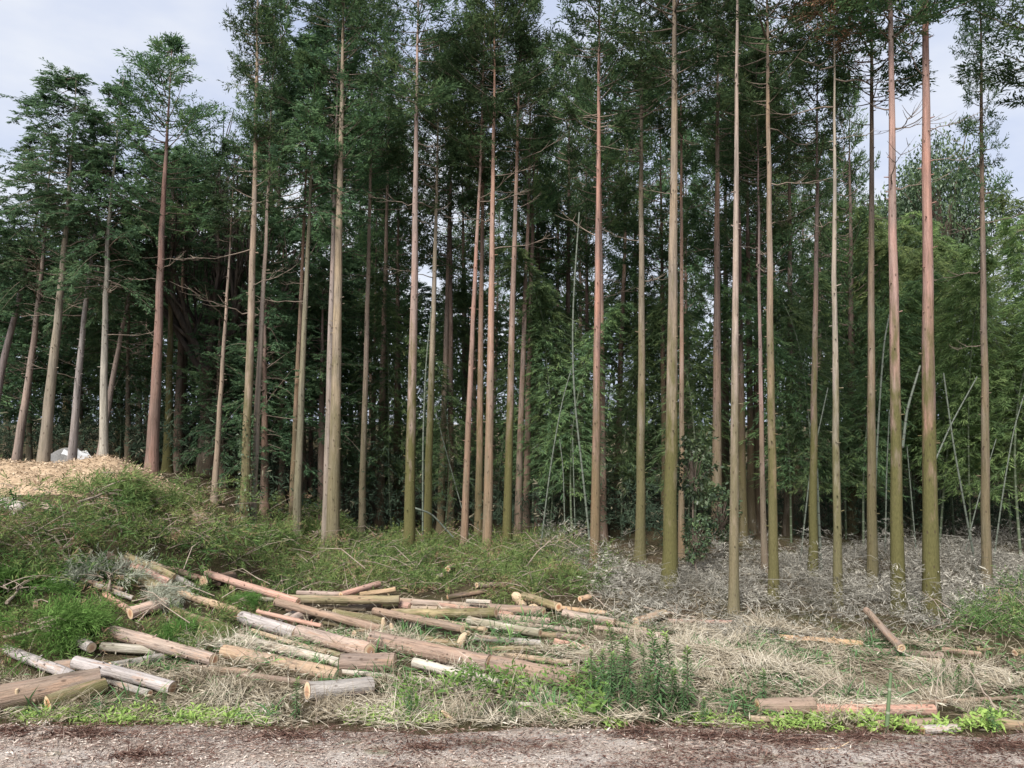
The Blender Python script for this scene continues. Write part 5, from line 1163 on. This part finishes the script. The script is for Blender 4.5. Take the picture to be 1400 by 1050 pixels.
# ------------------------------------------------------------------ track debris
def chips():
    rg, X, Y = scatter(62000, -8.5, 8.5, 7.6, 10.5, 81)
    a = vnoise(X, Y * 2.5, .9, 82); k = (rg.uniform(0, 1, len(X)) < .25 + .8 * a) & (Y < edge(X) - .05)
    X, Y, a = X[k], Y[k], a[k]; n = len(X); P = np.stack([X, Y, roadz(X, Y) + rg.uniform(0.005, .03, n)], -1)
    D = unit(rg.standard_normal((n, 3)) * np.array([1.3, .7, .18])); W = unit(np.cross(D, rg.standard_normal((n, 3)) * .35 + np.array([0, 0, 1]))); L = rg.uniform(.012, .06, n) * rg.choice([.6, 1, 1.8], n)
    t = np.clip(1.0 - 1.0 * vnoise(X, Y * 2.2, .8, 83) + rg.normal(0, .25, n), 0, 1)
    mb = MB(); mb.leaves(P, D, W, L, np.minimum(L * .45, .018), t)
    X = rg.uniform(-8.5, 8.5, 40000); Y = rg.uniform(8.2, 10.2, 40000)           # shredded bark fibres in drifts
    k = (rg.uniform(0, 1, 40000) < np.clip((vnoise(X, Y * 2.4, .75, 84) * .7 + vnoise(X, Y * 2, 3, 85) * .3 - .56 + .22 * sm((Y - 9.0) / .7)) * 5, 0.02, 1)) & (Y < edge(X)); X, Y = X[k], Y[k]; n = len(X)
    P = np.stack([X, Y, roadz(X, Y) + rg.uniform(0.005, .05, n)], -1); D = unit(rg.standard_normal((n, 3)) * np.array([1.4, .7, .25])); W = unit(np.cross(D, rg.standard_normal((n, 3)) * .5 + np.array([0, 0, 1]))); L = rg.uniform(.03, .17, n)
    mb.leaves(P, D, W, L, rg.uniform(.004, .011, n), np.clip(rg.normal(.27, .2, n), 0, 1)); o = ob('bark_litter', mb.mesh('bark_litter', M_chip)); o['kind'] = 'stuff'; o['label'] = 'bark and wood chip litter on the track'
chips()
def bark_heap(px, py, w, h, d, label, seed):
    p = on_ground(px, py); s = p[1] / FPX; rg = np.random.default_rng(seed); n = int(500 * w / 60); mb = MB()
    x = rg.normal(0, .45, n); y = rg.normal(0, .42, n); z = np.maximum(0, (1 - (x * x + y * y) * 2.2)) * rg.uniform(0, 1, n)
    P = np.stack([x * w * s, y * d, z * h * s + .02], -1); D = unit(rg.standard_normal((n, 3)) * np.array([1.4, .8, .45])); W = unit(np.cross(D, rg.standard_normal((n, 3)))); L = rg.uniform(.05, .22, n)
    mb.leaves(P, D, W, L, rg.uniform(.006, .016, n), np.clip(rg.normal(.5, .25, n), 0, 1)); core = heap_mesh('core', w * s * .3, d * .3, h * s * .4, seed, M_heap)
    t = thing('bark_heap', label, 'bark', (p[0], p[1], roadz(p[0], p[1]) - .02), group='heaps of shredded bark on the track'); ob('core', core, t); o = ob('strips', mb.mesh('strips', M_heap), t); o['kind'] = 'stuff'
for i, a in enumerate([(1075, 1022, 70, 16, .22, 'dark shredded bark heap on the track right of centre'), (1370, 1030, 70, 16, .22, 'dark shredded bark heap at the lower right corner'), (880, 1010, 70, 11, .2, 'flat reddish bark heap below the tall weed clump'), (585, 1031, 60, 10, .16, 'small dark bark heap on the track at bottom centre'), (400, 1012, 80, 9, .18, 'reddish bark heap on the track below the thin pale post'), (115, 1012, 70, 8, .16, 'red-brown bark heap at the lower left of the track'), (985, 1018, 70, 9, .16, 'reddish bark heap left of the dark shredded one'), (15, 1008, 40, 8, .14, 'bark heap at the left edge of the track'), (190, 1040, 60, 8, .14, 'dark bark heap at the bottom left'), (1180, 1014, 50, 8, .14, 'bark strip heap right of the dark shredded one')]):
    bark_heap(*a, 900 + i)
